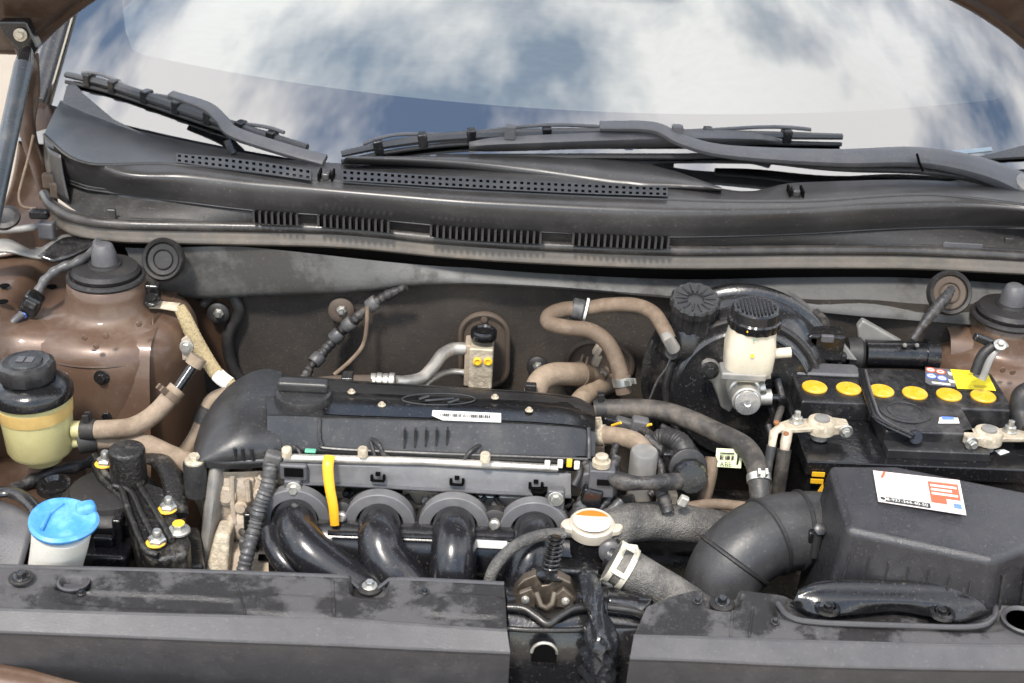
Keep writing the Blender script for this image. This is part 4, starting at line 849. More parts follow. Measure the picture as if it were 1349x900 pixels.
# injector bodies in the gap under the channel
for i, px in enumerate((418, 506, 607, 709)):
    q = Y(px, 652 + i * 3, 1.292)
    m_ = MB(); m_.lathe([(0.010, -0.012), (0.010, 0.004), (0.012, 0.006), (0.012, 0.012), (0.009, 0.014), (0.009, 0.024)], q, (0, -0.3, 1), 18); ij = build(m_, 'injector', BLACK, eng)
    m_ = MB(); m_.box(q + Vector((0.010, -0.006, -0.004)), (0.008, 0.014, 0.018)); build(m_, 'injector_clip', GREEN, ij, bevel=0.002)
for (px, py, w_, h_, m) in ((445, 650, .022, .016, ALUT), (470, 656, .026, .018, STEEL), (555, 650, .042, .018, ALUT), (548, 664, .030, .022, GREYM), (640, 660, .022, .026, STEEL), (676, 655, .034, .014, ALU), (676, 668, .020, .012, STEEL), (548, 684, .030, .010, ALUB), (470, 672, .03, .012, CAST), (640, 680, .03, .012, ALUT)):
    m_ = MB(); m_.box(Y(px, py, 1.305), (w_, 0.02, h_)); build(m_, 'head_boss', m, eng, bevel=0.003)
for k in range(14):
    px = 408 + k * 25 + random.uniform(-6, 6); py = 650 + (px - 408) * .035 + random.uniform(-4, 12); r = random.uniform(.004, .008)
    m_ = MB(); m_.lathe([(r, 0), (r, .006), (r * .7, .008), (r * .7, .011), (.0001, .011)], Y(px, py, 1.30), (random.uniform(-.2, .2), -1, .3), 10 if k % 2 else 6); build(m_, 'head_fastener', random.choice((STEEL, ALUT, CAST, ALU)), eng)
for k in range(6):
    px = 420 + k * 58; m_ = MB(); m_.tube(path([(px, 648 + k * 2, ('y', 1.29)), (px + 14, 664 + k * 2, ('y', 1.288)), (px + 34, 660 + k * 2, ('y', 1.29)), (px + 46, 648 + k * 2, ('y', 1.295))], 6), .0028, 8); build(m_, 'injector_lead', random.choice((TAPE, RUB)), eng)
m_ = MB(); m_.grid(lambda u, v: Y(lerp(350, 770, u), lerp(640 + 14 * u, 720 + 14 * u, v), 1.318), 10, 4); build(m_, 'head_face', CAST, eng)

# intake manifold
man = SATB
def arch_flange(px, py, ri, ro, th, y):
    c = Y(px, py, y); m_ = MB(); n = 28; out = []; inn = []
    A = [math.pi * (-0.12 + 1.24 * k / n) for k in range(n + 1)]
    ou = [c + Vector((ro * math.cos(a), 0, ro * math.sin(a))) for a in A]; iu = [c + Vector((ri * math.cos(a), 0, ri * math.sin(a))) for a in A]
    m_.prism(ou + iu[::-1], (0, th, 0)); return m_
man_p = []
pn = MB(); pn.tube([Y(362, 712, 1.262), Y(420, 716, 1.262), Y(560, 722, 1.262), Y(700, 728, 1.262), Y(752, 730, 1.262)], 0.040, 28); log = build(pn, 'intake_plenum', man, eng)
m_ = MB(); m_.prism([Y(352, 690, 1.270), Y(745, 700, 1.270), Y(745, 740, 1.27), Y(352, 730, 1.27)], (0, 0.02, 0)); build(m_, 'manifold_flange', man, log, bevel=0.004)
m_ = MB(); m_.tube([Y(432, 702, 1.224), Y(560, 707, 1.224), Y(740, 713, 1.224)], 0.003, 8); build(m_, 'plenum_rib', man, log)
runner = [
    ([(388, 678, ('y', 1.262)), (390, 690, ('y', 1.232)), (393, 706, ('y', 1.212)), (408, 728, ('y', 1.196)), (442, 756, ('y', 1.184)), (490, 784, ('y', 1.175)), (540, 810, ('y', 1.17))], .0235),
    ([(500, 684, ('y', 1.262)), (500, 696, ('y', 1.232)), (500, 712, ('y', 1.212)), (506, 735, ('y', 1.198)), (524, 760, ('y', 1.187)), (550, 790, ('y', 1.178))], .0235),
    ([(598, 688, ('y', 1.262)), (598, 700, ('y', 1.232)), (598, 716, ('y', 1.214)), (597, 738, ('y', 1.20)), (596, 765, ('y', 1.19)), (596, 800, ('y', 1.182))], .0240),
    ([(704, 694, ('y', 1.262)), (704, 706, ('y', 1.234)), (702, 724, ('y', 1.216)), (696, 745, ('y', 1.204)), (690, 775, ('y', 1.195)), (688, 810, ('y', 1.19))], .0235)]
for i, (pts, r) in enumerate(runner):
    P_ = path(pts, 10); m_ = MB(); m_.tube(P_, lambda s: r * (0.96 + 0.22 * max(0, s - 0.3)), 28); ru = build(m_, 'intake_runner', man, log)
    px, py = pts[0][0], pts[0][1]
    fm = arch_flange(px, py + 8, 0.0255, 0.0385, 0.014, 1.252); build(fm, 'port_flange', CHN, ru, bevel=0.0015)
    fm = arch_flange(px, py + 8, 0.0385, 0.0425, 0.008, 1.262); build(fm, 'port_gasket', RUB, ru)
for (px, py) in ((452, 672), (652, 682)):
    q = Y(px, py, 1.268); m_ = MB(); m_.lathe([(0.015, 0), (0.015, 0.012), (0.012, 0.014), (0.001, 0.014)], q, (0, -1, 0.15), 24); st_ = build(m_, 'stud_boss', RUB, log)
    m_ = MB(); m_.lathe([(0.006, 0), (0.006, 0.019), (0.004, 0.021), (0.0001, 0.021)], q, (0, -1, 0.15), 12); build(m_, 'stud_tip', ALU, st_)
# sweeping edge of the first runner
m_ = MB(); m_.tube(path([(357, 700, ('y', 1.235)), (362, 722, ('y', 1.215)), (378, 745, ('y', 1.20)), (400, 762, ('y', 1.195)), (430, 785, ('y', 1.19))], 8), 0.012, 12); build(m_, 'runner_web', man, log)
lb = quad_sheet([Y(627, 711, 1.2205), Y(668, 713, 1.2205), Y(668, 723, 1.2195), Y(627, 721, 1.2195)], 0.0008); build(lb, 'white_label', LABW, log)
# dipstick
ds = path([(434, 601, ('y', 1.268)), (432, 615, ('y', 1.258)), (434, 640, ('y', 1.250)), (439, 668, ('y', 1.243)), (441, 692, ('y', 1.24))], 8)
m_ = MB(); m_.tube(ds, lambda s: 0.0062 - 0.0014 * s, 12, flat=0.45, upv=Vector((1, 0, 0))); dip = build(m_, 'dipstick', YEL, label='yellow oil dipstick handle standing up in front of the fuel rail', cat='dipstick')
# conduit at the left of the manifold
m_ = MB(); pth = path([(357, 612, ('y', 1.27)), (352, 640, ('y', 1.255)), (343, 665, ('y', 1.245)), (336, 695, ('y', 1.235)), (326, 730, ('y', 1.215)), (318, 765, ('y', 1.20))], 14)
m_.tube(pth, lambda s: 0.0078 + 0.0007 * math.sin(s * 160), 12); cdt = build(m_, 'conduit_sleeve', CONDUIT, label='grey corrugated wiring conduit running down left of the first intake runner', cat='wiring')
m_ = MB(); m_.box(Y(360, 607, 1.275), (0.020, 0.016, 0.022), Matrix.Rotation(0.25, 3, 'Y')); build(m_, 'conduit_boot', CONDUIT, cdt, bevel=0.004)
for s in (0.12, 0.5, 0.66):
    p = pth[int(s * (len(pth) - 1))]; d = pth[int(s * (len(pth) - 1)) + 1] - p; m_ = MB(); m_.lathe([(0.0092, -0.0015), (0.0092, 0.0015)], p, d, 14); build(m_, 'tape_band', TAPE, cdt)
# ================================================================== left side
# power steering fluid reservoir
pc = Z(56, 598, .795); psr = thing('fluid_reservoir', 'yellowed power steering fluid reservoir with black screw cap beside the left tower', 'reservoir', pc)
m_ = MB(); m_.lathe([(0.012, -0.008), (0.022, -0.006), (0.0225, 0.002), (0.034, 0.006), (0.037, 0.012), (0.038, 0.04), (0.0405, 0.072), (0.0405, 0.078)], pc, (-0.03, 0, 1), 40); tank = build(m_, 'tank', YELT, psr)
m_ = MB(); m_.lathe([(0.0400, 0.054), (0.0402, 0.056), (0.0409, 0.066), (0.0408, 0.069)], pc, (-0.03, 0, 1), 40); build(m_, 'stain_band', ORNG, tank)
lt = pc + Vector((-0.0022, 0, 0.074))
m_ = MB(); m_.lathe([(0.041, 0), (0.0435, 0.002), (0.0435, 0.010), (0.042, 0.013), (0.040, 0.017), (0.030, 0.022), (0.001, 0.023)], lt, (-0.03, 0, 1), 48); lid = build(m_, 'lid', PLASD, psr)
ct = lt + Vector((-0.003, 0, 0.021))
m_ = MB(); m_.lathe([(0.026, 0), (0.030, 0.004), (0.031, 0.016), (0.0295, 0.021), (0.025, 0.0235), (0.021, 0.0225), (0.001, 0.022)], ct, (-0.03, 0, 1), 96, mod=lambda t, h: 1 - 0.05 * (0.5 + 0.5 * math.cos(6 * t)) ** 4); cap = build(m_, 'screw_cap', PLAS, psr)
m_ = MB(); m_.lathe([(0.0185, 0.0222), (0.017, 0.0245), (0.001, 0.0248)], ct, (-0.03, 0, 1), 40); build(m_, 'cap_disc', PLAS, cap)
for dx, w_ in ((-0.006, .014), (0.004, .012)):
    m_ = MB(); m_.box(ct + Vector((dx, 0, 0.0252)), (0.008, 0.012, 0.0006)); build(m_, 'embossed_mark', PLASM, cap)
m_ = MB(); m_.tube([Y(96, 566, pc.y), Y(108, 566, pc.y)], 0.010, 16); build(m_, 'outlet_stub', YELT, psr)
m_ = MB(); m_.tube([Y(80, 586, pc.y), Y(104, 582, pc.y)], 0.006, 16); build(m_, 'outlet_stub', YELT, psr)
# mounting plate with two bolts
m_ = MB(); m_.prism([Y(98, 490, 1.437), Y(112, 486, 1.437), Y(146, 486, 1.437), Y(150, 500, 1.437), Y(134, 512, 1.437), Y(130, 575, 1.437), Y(98, 580, 1.437)], (0, 0.006, 0)); pl_ = build(m_, 'mount_plate', BPAINT, psr, bevel=0.002)
for (px, py) in ((134, 497), (142, 546)):
    m_ = MB(); m_.lathe([(0.013, 0), (0.013, 0.004), (0.009, 0.006), (0.001, 0.006)], Y(px, py, 1.436), (0, -1, 0.1), 24); bs_ = build(m_, 'plate_washer', PAINTD, pl_); inst('bolt', BOLT_BLACK, pl_, Y(px, py, 1.430), zrot((0, -1, 0.1)), 0.9)

def hose(name, label, pts, r, m, cat='hose', n=10, seg=18, **kw):
    P_ = path(pts, n); m_ = MB(); m_.tube(P_, r, seg); t = thing(name, label, cat, P_[0]); build(m_, 'hose_body', m, t); return t, P_
def clamp(t, P_, s, r, m, w_=0.006, ear=True, nm='hose_clamp', side=Vector((0, 0, 1))):
    i = int(s * (len(P_) - 2)); p = P_[i]; d = (P_[i + 1] - P_[i]).normalized()
    m_ = MB(); m_.lathe([(r, -w_), (r + 0.0012, -w_), (r + 0.0012, w_), (r, w_)], p, d, 28); c = build(m_, nm, m, t)
    if ear:
        sd = (side - d * side.dot(d)).normalized(); b = d.cross(sd)
        for k in (-1, 1):
            m_ = MB(); m_.box(p + sd * (r + 0.005) + b * 0.004 * k, (0.003, 0.007, 0.010), Matrix((b, d, sd)).transposed()); build(m_, 'clamp_ear', m, c, bevel=0.0006)
    return c
yp = pc.y
h1, P1 = hose('steering_hose', 'tan dusty rubber hose rising from the yellowed reservoir to a metal pipe', [(108, 566, ('y', yp)), (140, 566, ('y', yp)), (175, 562, ('y', yp + .01)), (205, 544, ('y', yp + .03)), (234, 512, ('y', yp + .05))], 0.0108, HOSET)
clamp(h1, P1, 0.10, 0.0108, RUB, 0.008); clamp(h1, P1, 0.97, 0.0112, HOSETD, 0.004)
m_ = MB(); m_.tube([P1[-1], Y(256, 480, yp + .07)], 0.006, 14); build(m_, 'metal_pipe', BPAINT, h1)
m_ = MB(); m_.lathe([(0.006, -0.006), (0.010, -0.006), (0.0105, 0.006), (0.006, 0.006)], Y(258, 476, yp + .072), (0.5, 0.4, 0.8), 20); build(m_, 'pipe_collar', HOSET, h1)
h2, P2 = hose('steering_hose', 'thick tan hose passing behind the engine mount pillar', [(106, 582, ('y', yp)), (150, 578, ('y', yp + .01)), (190, 586, ('y', yp + .01)), (222, 600, ('y', yp)), (252, 612, ('y', yp - .01))], 0.0125, HOSET)
clamp(h2, P2, 0.06, 0.0125, RUB, 0.010, False)
h3, P3 = hose('coolant_pipe', 'tan pipe bending down beside the black timing dome', [(325, 522, ('y', 1.45)), (300, 520, ('y', 1.44)), (280, 528, ('y', 1.43)), (270, 548, ('y', 1.42)), (258, 575, ('y', 1.41)), (240, 602, ('y', 1.40))], 0.0092, HOSET, 'pipe')
clamp(h3, P3, 0.62, 0.0094, RUB, 0.010, False)
h4, P4 = hose('metal_pipe', 'straight pale metal pipe standing behind the engine mount bolts', [(233, 612, ('y', 1.33)), (236, 650, ('y', 1.32)), (238, 690, ('y', 1.31))], 0.0062, ALUT, 'pipe')
# earth strap
es = thing('earth_strap', 'braided tan earth strap running from left tower to the engine', 'strap', Y(240, 405, 1.52))
bp_ = path([(236, 405, ('y', 1.52)), (244, 420, ('y', 1.51)), (256, 445, ('y', 1.50)), (270, 470, ('y', 1.49)), (288, 495, ('y', 1.47)), (314, 514, ('y', 1.45))], 12)
m_ = MB(); m_.tube(bp_, lambda s: 0.0072 + 0.0022 * math.sin(math.pi * s) + 0.0003 * math.sin(s * 220), 14, flat=0.5, upv=Vector((1, 0, 0.3))); build(m_, 'braid', BRAID, es)
m_ = MB(); m_.tube([Y(196, 401, 1.53), Y(214, 402, 1.525), Y(236, 405, 1.52)], [0.007, 0.006, 0.0068], 12, flat=0.4, upv=Vector((0, -.4, 1)).cross(Vector((1, 0, 0)))); build(m_, 'lug', CREAMM, es)
m_ = MB(); m_.tube(bp_[-14:-5], 0.0088, 12, flat=0.55, upv=Vector((1, 0, 0.3))); build(m_, 'tape_wrap', LABW, es)
inst('lug_bolt', BOLT_BLACK, es, Y(200, 396, 1.522), zrot((0, -0.5, 1)), 1.0)
m_ = MB(); m_.box(Y(201, 384, 1.535), (0.018, 0.014, 0.022)); build(m_, 'lug_bracket', BPAINT, es, bevel=0.003)
# small clip bracket near the collar
cb = thing('pipe_clip', 'small dusty metal clip with a bolt above the steering pipe collar', 'clip', Y(245, 470, 1.45))
m_ = MB(); m_.prism([Y(238, 448, 1.45), Y(246, 442, 1.45), Y(254, 452, 1.45), Y(252, 474, 1.45), Y(240, 476, 1.45)], (0, 0.004, 0)); build(m_, 'plate', ALUT, cb, bevel=0.002); inst('bolt', BOLT_STEEL, cb, Y(246, 457, 1.449), zrot((0, -1, 0.1)), 0.8)
# left sensor lead over the tower
sl = thing('sensor_lead', 'grey sleeved sensor lead with a black connector crossing the left wing', 'wiring', Y(45, 400, 1.5))
m_ = MB(); m_.tube(path([(130, 318, ('y', 1.57)), (122, 332, ('y', 1.55)), (100, 346, ('y', 1.53)), (78, 354, ('y', 1.52)), (60, 368, ('y', 1.51)), (50, 384, ('y', 1.50))], 10), lambda s: 0.0055 + 0.0006 * math.sin(s * 40), 12); build(m_, 'sleeve', CONDUIT, sl)
cq = Y(42, 400, 1.50); m_ = MB(); m_.box(cq, (0.022, 0.020, 0.026), Matrix.Rotation(0.5, 3, 'Y')); cn = build(m_, 'connector', PLASD, sl, bevel=0.004)
m_ = MB(); m_.box(cq + Vector((0.002, -0.010, 0.004)), (0.014, 0.006, 0.010), Matrix.Rotation(0.5, 3, 'Y')); build(m_, 'connector_lock', PLAS, cn, bevel=0.002)
m_ = MB(); m_.box(cq + Vector((-0.010, -0.006, -0.012)), (0.010, 0.010, 0.008)); build(m_, 'blue_insert', INKBL, cn, bevel=0.002)
m_ = MB(); m_.tube(path([(30, 414, ('y', 1.49)), (18, 424, ('y', 1.48)), (6, 440, ('y', 1.47)), (-8, 470, ('y', 1.46))], 8), 0.005, 10); build(m_, 'sleeve', CONDUIT, sl)
# wing bracket and washer-jet pipe at the far left
wb = thing('wing_bracket', 'folded dark metal bracket on the left wing below the seal end', 'bracket', Y(60, 330, 1.6))
m_ = patch([[(-30, 322, ('y', 1.56)), (10, 316, ('y', 1.58)), (46, 330, ('y', 1.58)), (85, 310, ('y', 1.61)), (128, 316, ('y', 1.60))], [(-30, 334, ('y', 1.54)), (10, 332, ('y', 1.55)), (50, 340, ('y', 1.55)), (80, 340, ('y', 1.57)), (125, 320, ('y', 1.59))]], 24, 3); build(m_, 'folded_plate', GREYM, wb, solid=0.003)
m_ = patch([[(50, 338, ('y', 1.552)), (85, 314, ('y', 1.60)), (128, 318, ('y', 1.592))], [(70, 346, ('y', 1.55)), (95, 338, ('y', 1.56)), (128, 320, ('y', 1.585))]], 14, 3); build(m_, 'black_gusset', BPAINT, wb, solid=0.003)
jp = thing('jet_pipe', 'small grey washer pipe with clips on the left wing', 'pipe', Y(40, 300, 1.6))
m_ = MB(); m_.tube(path([(-5, 304, ('y', 1.60)), (15, 303, ('y', 1.60)), (40, 300, ('y', 1.60)), (58, 296, ('y', 1.61))], 8), 0.0045, 12); build(m_, 'pipe', GREYM, jp)
m_ = MB(); m_.lathe([(0.018, 0), (0.018, 0.004), (0.012, 0.006), (0.008, 0.004)], Y(8, 288, 1.61), (0, -0.6, 1), 24); build(m_, 'grommet', RUB, jp)
m_ = MB(); m_.box(Y(62, 303, 1.60), (0.020, 0.014, 0.022)); build(m_, 'clip', PLASM, jp, bevel=0.003)
m_ = MB(); m_.box(Y(52, 282, 1.61), (0.024, 0.012, 0.012)); build(m_, 'clip', PLASD, jp, bevel=0.003)
# screen grommets on the plenum panel
def grommet(label, px, py, y, r, ax, m_in):
    t = thing('body_grommet', label, 'grommet', Y(px, py, y)); c = Y(px, py, y)
    m_ = MB(); m_.lathe([(r, -0.004), (r * 1.04, 0.003), (r * 0.95, 0.008), (r * 0.82, 0.006), (r * 0.80, 0.002)], c, ax, 40); build(m_, 'outer_ring', RUB, t)
    m_ = MB(); m_.lathe([(r * 0.80, 0.002), (r * 0.72, 0.004), (r * 0.5, 0.003), (r * 0.46, 0.0055), (r * 0.42, 0.003), (0.001, 0.003)], c, ax, 40); build(m_, 'membrane', m_in, t); return t, c
gL, gc = grommet('round black rubber plug on the panel behind the left tower', 216, 342, 1.572, 0.026, (-0.1, -1, 0.45), RUB)
gR, gc2 = grommet('round rubber grommet with a cable at the right end of the panel', 1250, 386, 1.575, 0.027, (0.05, -1, 0.5), BRICKB)
m_ = MB(); m_.tube(path([(1254, 380, ('y', 1.555)), (1246, 392, ('y', 1.54)), (1232, 408, ('y', 1.53)), (1216, 428, ('y', 1.52)), (1202, 448, ('y', 1.51))], 10), lambda s: 0.0045 + 0.0028 * math.sin(min(1, s * 1.2) * math.pi) + 0.0004 * math.sin(s * 60), 12); build(m_, 'cable', TAPE, gR)

# washer filler
wl = thing('washer_filler', 'blue capped white washer filler neck at the lower left', 'filler neck', Z(76, 745, .77))
nk = path([(82, 694, .828), (78, 720, .80), (72, 750, .77), (64, 800, .72)], 8)
m_ = MB(); m_.tube(nk, lambda s: 0.0290 - 0.004 * s, 36); build(m_, 'neck', WHITEP, wl)
cc = Z(83, 688, .832); cax = Vector((0.12, -0.10, 1)).normalized()
m_ = MB(); m_.lathe([(0.030, -0.004), (0.0335, 0.0), (0.034, 0.003), (0.031, 0.0055), (0.028, 0.005), (0.024, 0.0035), (0.012, 0.006), (0.001, 0.007)], cc, cax, 48, mod=lambda t, h: 1 + 0.03 * math.sin(3 * t + 1)); bc = build(m_, 'snap_cap', BLUE, wl)
m_ = MB(); m_.box(cc + Vector((0.018, 0.018, 0.006)), (0.020, 0.016, 0.012), Matrix.Rotation(0.5, 3, 'Z')); build(m_, 'cap_tab', BLUE, bc, bevel=0.005, bseg=3)
m_ = MB(); m_.tube([cc + Vector((-0.014, -0.022, 0.006)), cc + Vector((-0.013, 0, 0.009)), cc + Vector((-0.006, 0.022, 0.007))], 0.002, 8); build(m_, 'cap_rib', BLUE, bc)
# lamp housing slab and black brackets at the lower left
lh = thing('lamp_housing', 'grey plastic headlamp housing at the left edge behind the cover', 'lamp housing', Z(10, 745, .77))
m_ = patch([[(-90, 662, .79), (-20, 655, .80), (20, 668, .80), (46, 682, .795)], [(-90, 700, .79), (-20, 700, .795), (15, 705, .79), (40, 712, .785)], [(-90, 760, .76), (-20, 760, .76), (10, 760, .76), (26, 760, .76)]], 16, 4); build(m_, 'housing_shell', PLASM, lh, solid=0.004)
m_ = MB(); m_.tube(path([(-20, 652, .81), (10, 648, .81), (30, 655, .81), (44, 668, .805), (50, 680, .80)], 8), 0.008, 10, flat=0.6); build(m_, 'housing_rim', BPAINT, lh)
bw = thing('wing_harness', 'black taped wiring running along the brown rail under the reservoir', 'wiring', Y(60, 630, 1.34))
m_ = MB(); m_.tube(path([(14, 648, ('y', 1.30)), (40, 634, ('y', 1.32)), (70, 622, ('y', 1.34)), (108, 612, ('y', 1.36)), (130, 604, ('y', 1.38))], 8), lambda s: 0.007 + 0.001 * math.sin(s * 30), 12); build(m_, 'taped_bundle', TAPE, bw)
rl = thing('mount_rail', 'brown painted body rail with a dished hole beside the engine mount', 'body rail', (-0.5, 1.25, 0.7))
m_ = patch([[(-60, 600, .755), (40, 606, .755), (110, 612, .755)], [(-60, 640, .76), (40, 645, .76), (120, 650, .76)], [(-60, 700, .755), (40, 690, .755), (110, 690, .755)], [(-60, 720, .70), (40, 715, .70), (110, 715, .70)]], 20, 4); build(m_, 'rail_top', PAINTD, rl, solid=0.003)
m_ = MB(); m_.lathe([(0.020, 0), (0.018, 0.006), (0.014, 0.007), (0.010, 0.002)], Z(72, 642, .765), (0, -0.1, 1), 28); build(m_, 'dished_hole', BPAINT, rl)
m_ = MB(); m_.prism([Z(45, 668, .775), Z(84, 650, .775), Z(90, 656, .775), Z(54, 674, .775)], (0, 0, 0.003)); build(m_, 'edge_strip', BPAINT, rl, bevel=0.001)

# engine mount
em = thing('engine_mount', 'black cast engine mount with pillar and yellow marked bolts', 'engine mount', Z(150, 740, .72))
mc = Z(146, 652, .79); m_ = MB(); m_.lathe([(0.052, -0.10), (0.050, -0.03), (0.054, -0.022), (0.055, -0.006), (0.050, 0.0), (0.044, 0.002), (0.042, 0.008), (0.036, 0.010), (0.001, 0.010)], mc, seg=48); build(m_, 'rubber_body', RUB, em)
m_ = MB(); m_.lathe([(0.0195, 0), (0.0195, 0.044), (0.0185, 0.047), (0.017, 0.048), (0.001, 0.048)], Z(171, 640, .800), seg=36); build(m_, 'pillar', CAST, em)
poly = [(118, 606), (140, 592), (196, 634), (216, 640), (252, 712), (246, 730), (208, 738), (188, 728), (160, 660), (128, 626)]
top_z = lambda px, py: .812 - (py - 600) * 0.00016
m_ = MB(); m_.prism([Z(a, b, top_z(a, b)) for a, b in poly], (0, 0, -0.05)); arm_ = build(m_, 'cast_arm', CAST, em, bevel=0.006, bseg=3)
for pts in ([(124, 600), (140, 625), (158, 640), (172, 680), (190, 722), (208, 732)], [(180, 635), (196, 660), (214, 690), (226, 712)], [(150, 640), (172, 648), (186, 676), (200, 704), (206, 715)]):
    m_ = MB(); m_.tube(path([(a, b, top_z(a, b) + 0.004) for a, b in pts], 8), 0.0036, 10); build(m_, 'cast_rib', CAST, arm_)
m_ = MB(); m_.tube(path([(196, 602, .80), (212, 608, .805), (224, 625, .805), (230, 650, .80), (234, 680, .79)], 8), 0.012, 12, flat=0.5); build(m_, 'rear_web', CAST, em)
for i, (px, py, z, sc, mk) in enumerate(((139, 612, .816, 1.15, 1), (222, 672, .800, 1.1, 1), (207, 716, .796, 1.15, 1))):
    q = Z(px, py, z); s_ = inst('stud_nut', STUD, em, q, zrot((0.05, 0, 1)), sc * 0.92)
    m_ = MB(); m_.lathe([(0.0095, -0.0005), (0.0102, 0.0010), (0.0092, 0.0018), (0.007, 0.0018)], q + Vector((-0.001, -0.001, 0.001)), (0, 0, 1), 16); build(m_, 'paint_mark', YELP, em)
q = Z(236, 700, .797); inst('flange_bolt', BOLT_STEEL, em, q, None, 1.1); m_ = MB(); m_.lathe([(0.0065, 0.0098), (0.006, 0.0106), (0.001, 0.0108)], q, seg=16); build(m_, 'paint_mark', YELP, em)
m_ = MB(); m_.prism([Z(196, 700, .765), Z(262, 690, .765), Z(270, 745, .76), Z(190, 750, .76)], (0, 0, -0.03)); build(m_, 'mount_foot', CAST, em, bevel=0.006)
bx_ = thing('fuse_bracket', 'glossy black bracket under the engine mount behind the left cover', 'bracket', Z(150, 750, .72))
m_ = MB(); m_.box(Z(130, 735, .75), (0.075, 0.05, 0.04)); build(m_, 'bracket_body', PLASD, bx_, bevel=0.006); m_ = MB(); m_.box(Z(158, 705, .775), (0.010, 0.02, 0.05)); build(m_, 'bracket_post', PLASD, bx_, bevel=0.003)
m_ = MB(); m_.box(Z(137, 712, .775), (0.022, 0.01, 0.012)); build(m_, 'bracket_clip', PLASD, bx_, bevel=0.003)
# ================================================================== firewall items
ac = thing('expansion_valve', 'pale aluminium expansion valve block with black cap on the firewall', 'valve', Y(632, 510, 1.56))
m_ = MB(); c0, c1 = Y(638, 440, 1.596), Y(638, 484, 1.596)
ovl = [c0 + Vector((0.030 * math.cos(a), 0, 0.028 * math.sin(a))) for a in [math.pi * i / 14 for i in range(15)]] + [c1 + Vector((0.030 * math.cos(a), 0, 0.028 * math.sin(a))) for a in [math.pi + math.pi * i / 14 for i in range(15)]]
m_.prism(ovl, (0, 0.012, 0)); build(m_, 'oval_plate', BRICKB, ac, bevel=0.003)
m_ = MB(); m_.tube([p + Vector((0, -0.001, 0)) for p in ovl + ovl[:1]], 0.0035, 8); build(m_, 'plate_rim', BRICKB, ac)
m_ = MB(); a, b = Y(634, 452, 1.565), Y(634, 504, 1.565); m_.box(lerp(a, b, 0.5), (0.030, 0.034, abs(a.z - b.z))); bl = build(m_, 'block', CREAMM, ac, bevel=0.002)
m_ = MB(); m_.box(lerp(a, b, 0.5) + Vector((-0.017, 0.004, 0.0)), (0.008, 0.03, abs(a.z - b.z) + 0.002)); build(m_, 'block_flange', ALUT, bl, bevel=0.002)
for px in (629, 643):
    m_ = MB(); m_.lathe([(0.0055, 0), (0.0055, 0.002), (0.0035, 0.003), (0.003, 0.0015), (0.0001, 0.0015)], Y(px, 476, 1.5478), (0, -1, 0.05), 18); build(m_, 'brass_screw', YELP, bl)
m_ = MB(); m_.lathe([(0.014, 0), (0.0165, 0.003), (0.0165, 0.012), (0.015, 0.014), (0.012, 0.0145), (0.010, 0.012), (0.001, 0.012)], Y(637, 447, 1.565), seg=32); build(m_, 'dome_cap', PLASD, ac)
m_ = MB(); m_.lathe([(0.005, 0), (0.004, 0.004), (0.001, 0.004)], Y(638, 420, 1.595), (0, -1, 0), 14); build(m_, 'plate_rivet', BRICKB, ac)
apipe = thing('refrigerant_pipe', 'thick bent aluminium refrigerant pipe with a crimped collar', 'pipe', Y(490, 503, 1.46))
pp_ = path([(612, 459, ('y', 1.56)), (596, 460, ('y', 1.555)), (582, 468, ('y', 1.54)), (570, 484, ('y', 1.52)), (556, 498, ('y', 1.50)), (535, 503, ('y', 1.48)), (520, 503, ('y', 1.47))], 10)
m_ = MB(); m_.tube(pp_, 0.0078, 18); build(m_, 'pipe', ALU, apipe)
for (px, r) in ((516, .0105), (508, .0098), (500, .0105), (492, .0100)):
    m_ = MB(); m_.lathe([(r - .001, -0.0035), (r, -0.0025), (r, 0.0025), (r - .001, 0.0035)], Y(px, 502.5, 1.468), (1, 0, 0), 22); build(m_, 'crimp_ring', ALU, apipe)
m_ = MB(); m_.tube([Y(489, 503, 1.466), Y(470, 503, 1.46), Y(440, 504, 1.455), (Y(420, 506, 1.45))], 0.0085, 14); build(m_, 'brown_sleeve', BRICKB, apipe)
m_ = MB(); m_.box(Y(458, 503, 1.458), (0.014, 0.02, 0.02)); build(m_, 'pipe_clip', BPAINT, apipe, bevel=0.002)
ap2 = thing('thin_refrigerant_pipe', 'thin pale aluminium pipe below the thick refrigerant pipe', 'pipe', Y(560, 512, 1.5))
m_ = MB(); m_.tube(path([(612, 491, ('y', 1.56)), (596, 490, ('y', 1.555)), (580, 494, ('y', 1.54)), (566, 503, ('y', 1.52)), (552, 516, ('y', 1.50))], 10), 0.0042, 12); build(m_, 'pipe', ALU, ap2)
# firewall harness
fh = thing('firewall_harness', 'lumpy black taped wiring harness crossing the firewall diagonally', 'wiring', Y(400, 495, 1.55))
fp = path([(398, 500, ('y', 1.54)), (412, 480, ('y', 1.56)), (428, 462, ('y', 1.575)), (446, 440, ('y', 1.585)), (464, 424, ('y', 1.585)), (484, 406, ('y', 1.585)), (505, 392, ('y', 1.585)), (535, 378, ('y', 1.58))], 14)
m_ = MB(); m_.tube(fp, lambda s: 0.0062 + 0.0022 * math.sin(s * 34) * math.sin(s * 11) + 0.0005 * math.sin(s * 150), 12); build(m_, 'taped_trunk', TAPE, fh)
for s in (0.2, 0.42, 0.55, 0.78):
    p = fp[int(s * (len(fp) - 2))]; d = fp[int(s * (len(fp) - 2)) + 1] - p; m_ = MB(); m_.lathe([(0.0085, -0.007), (0.0095, -0.005), (0.0095, 0.005), (0.0085, 0.007)], p, d, 12); build(m_, 'tape_band', CONDUIT, fh)
m_ = MB(); m_.tube(path([(484, 404, ('y', 1.575)), (483, 430, ('y', 1.57)), (478, 455, ('y', 1.565)), (462, 475, ('y', 1.555)), (440, 494, ('y', 1.54))], 10), 0.0026, 8); build(m_, 'branch_wire', HOSETD, fh)
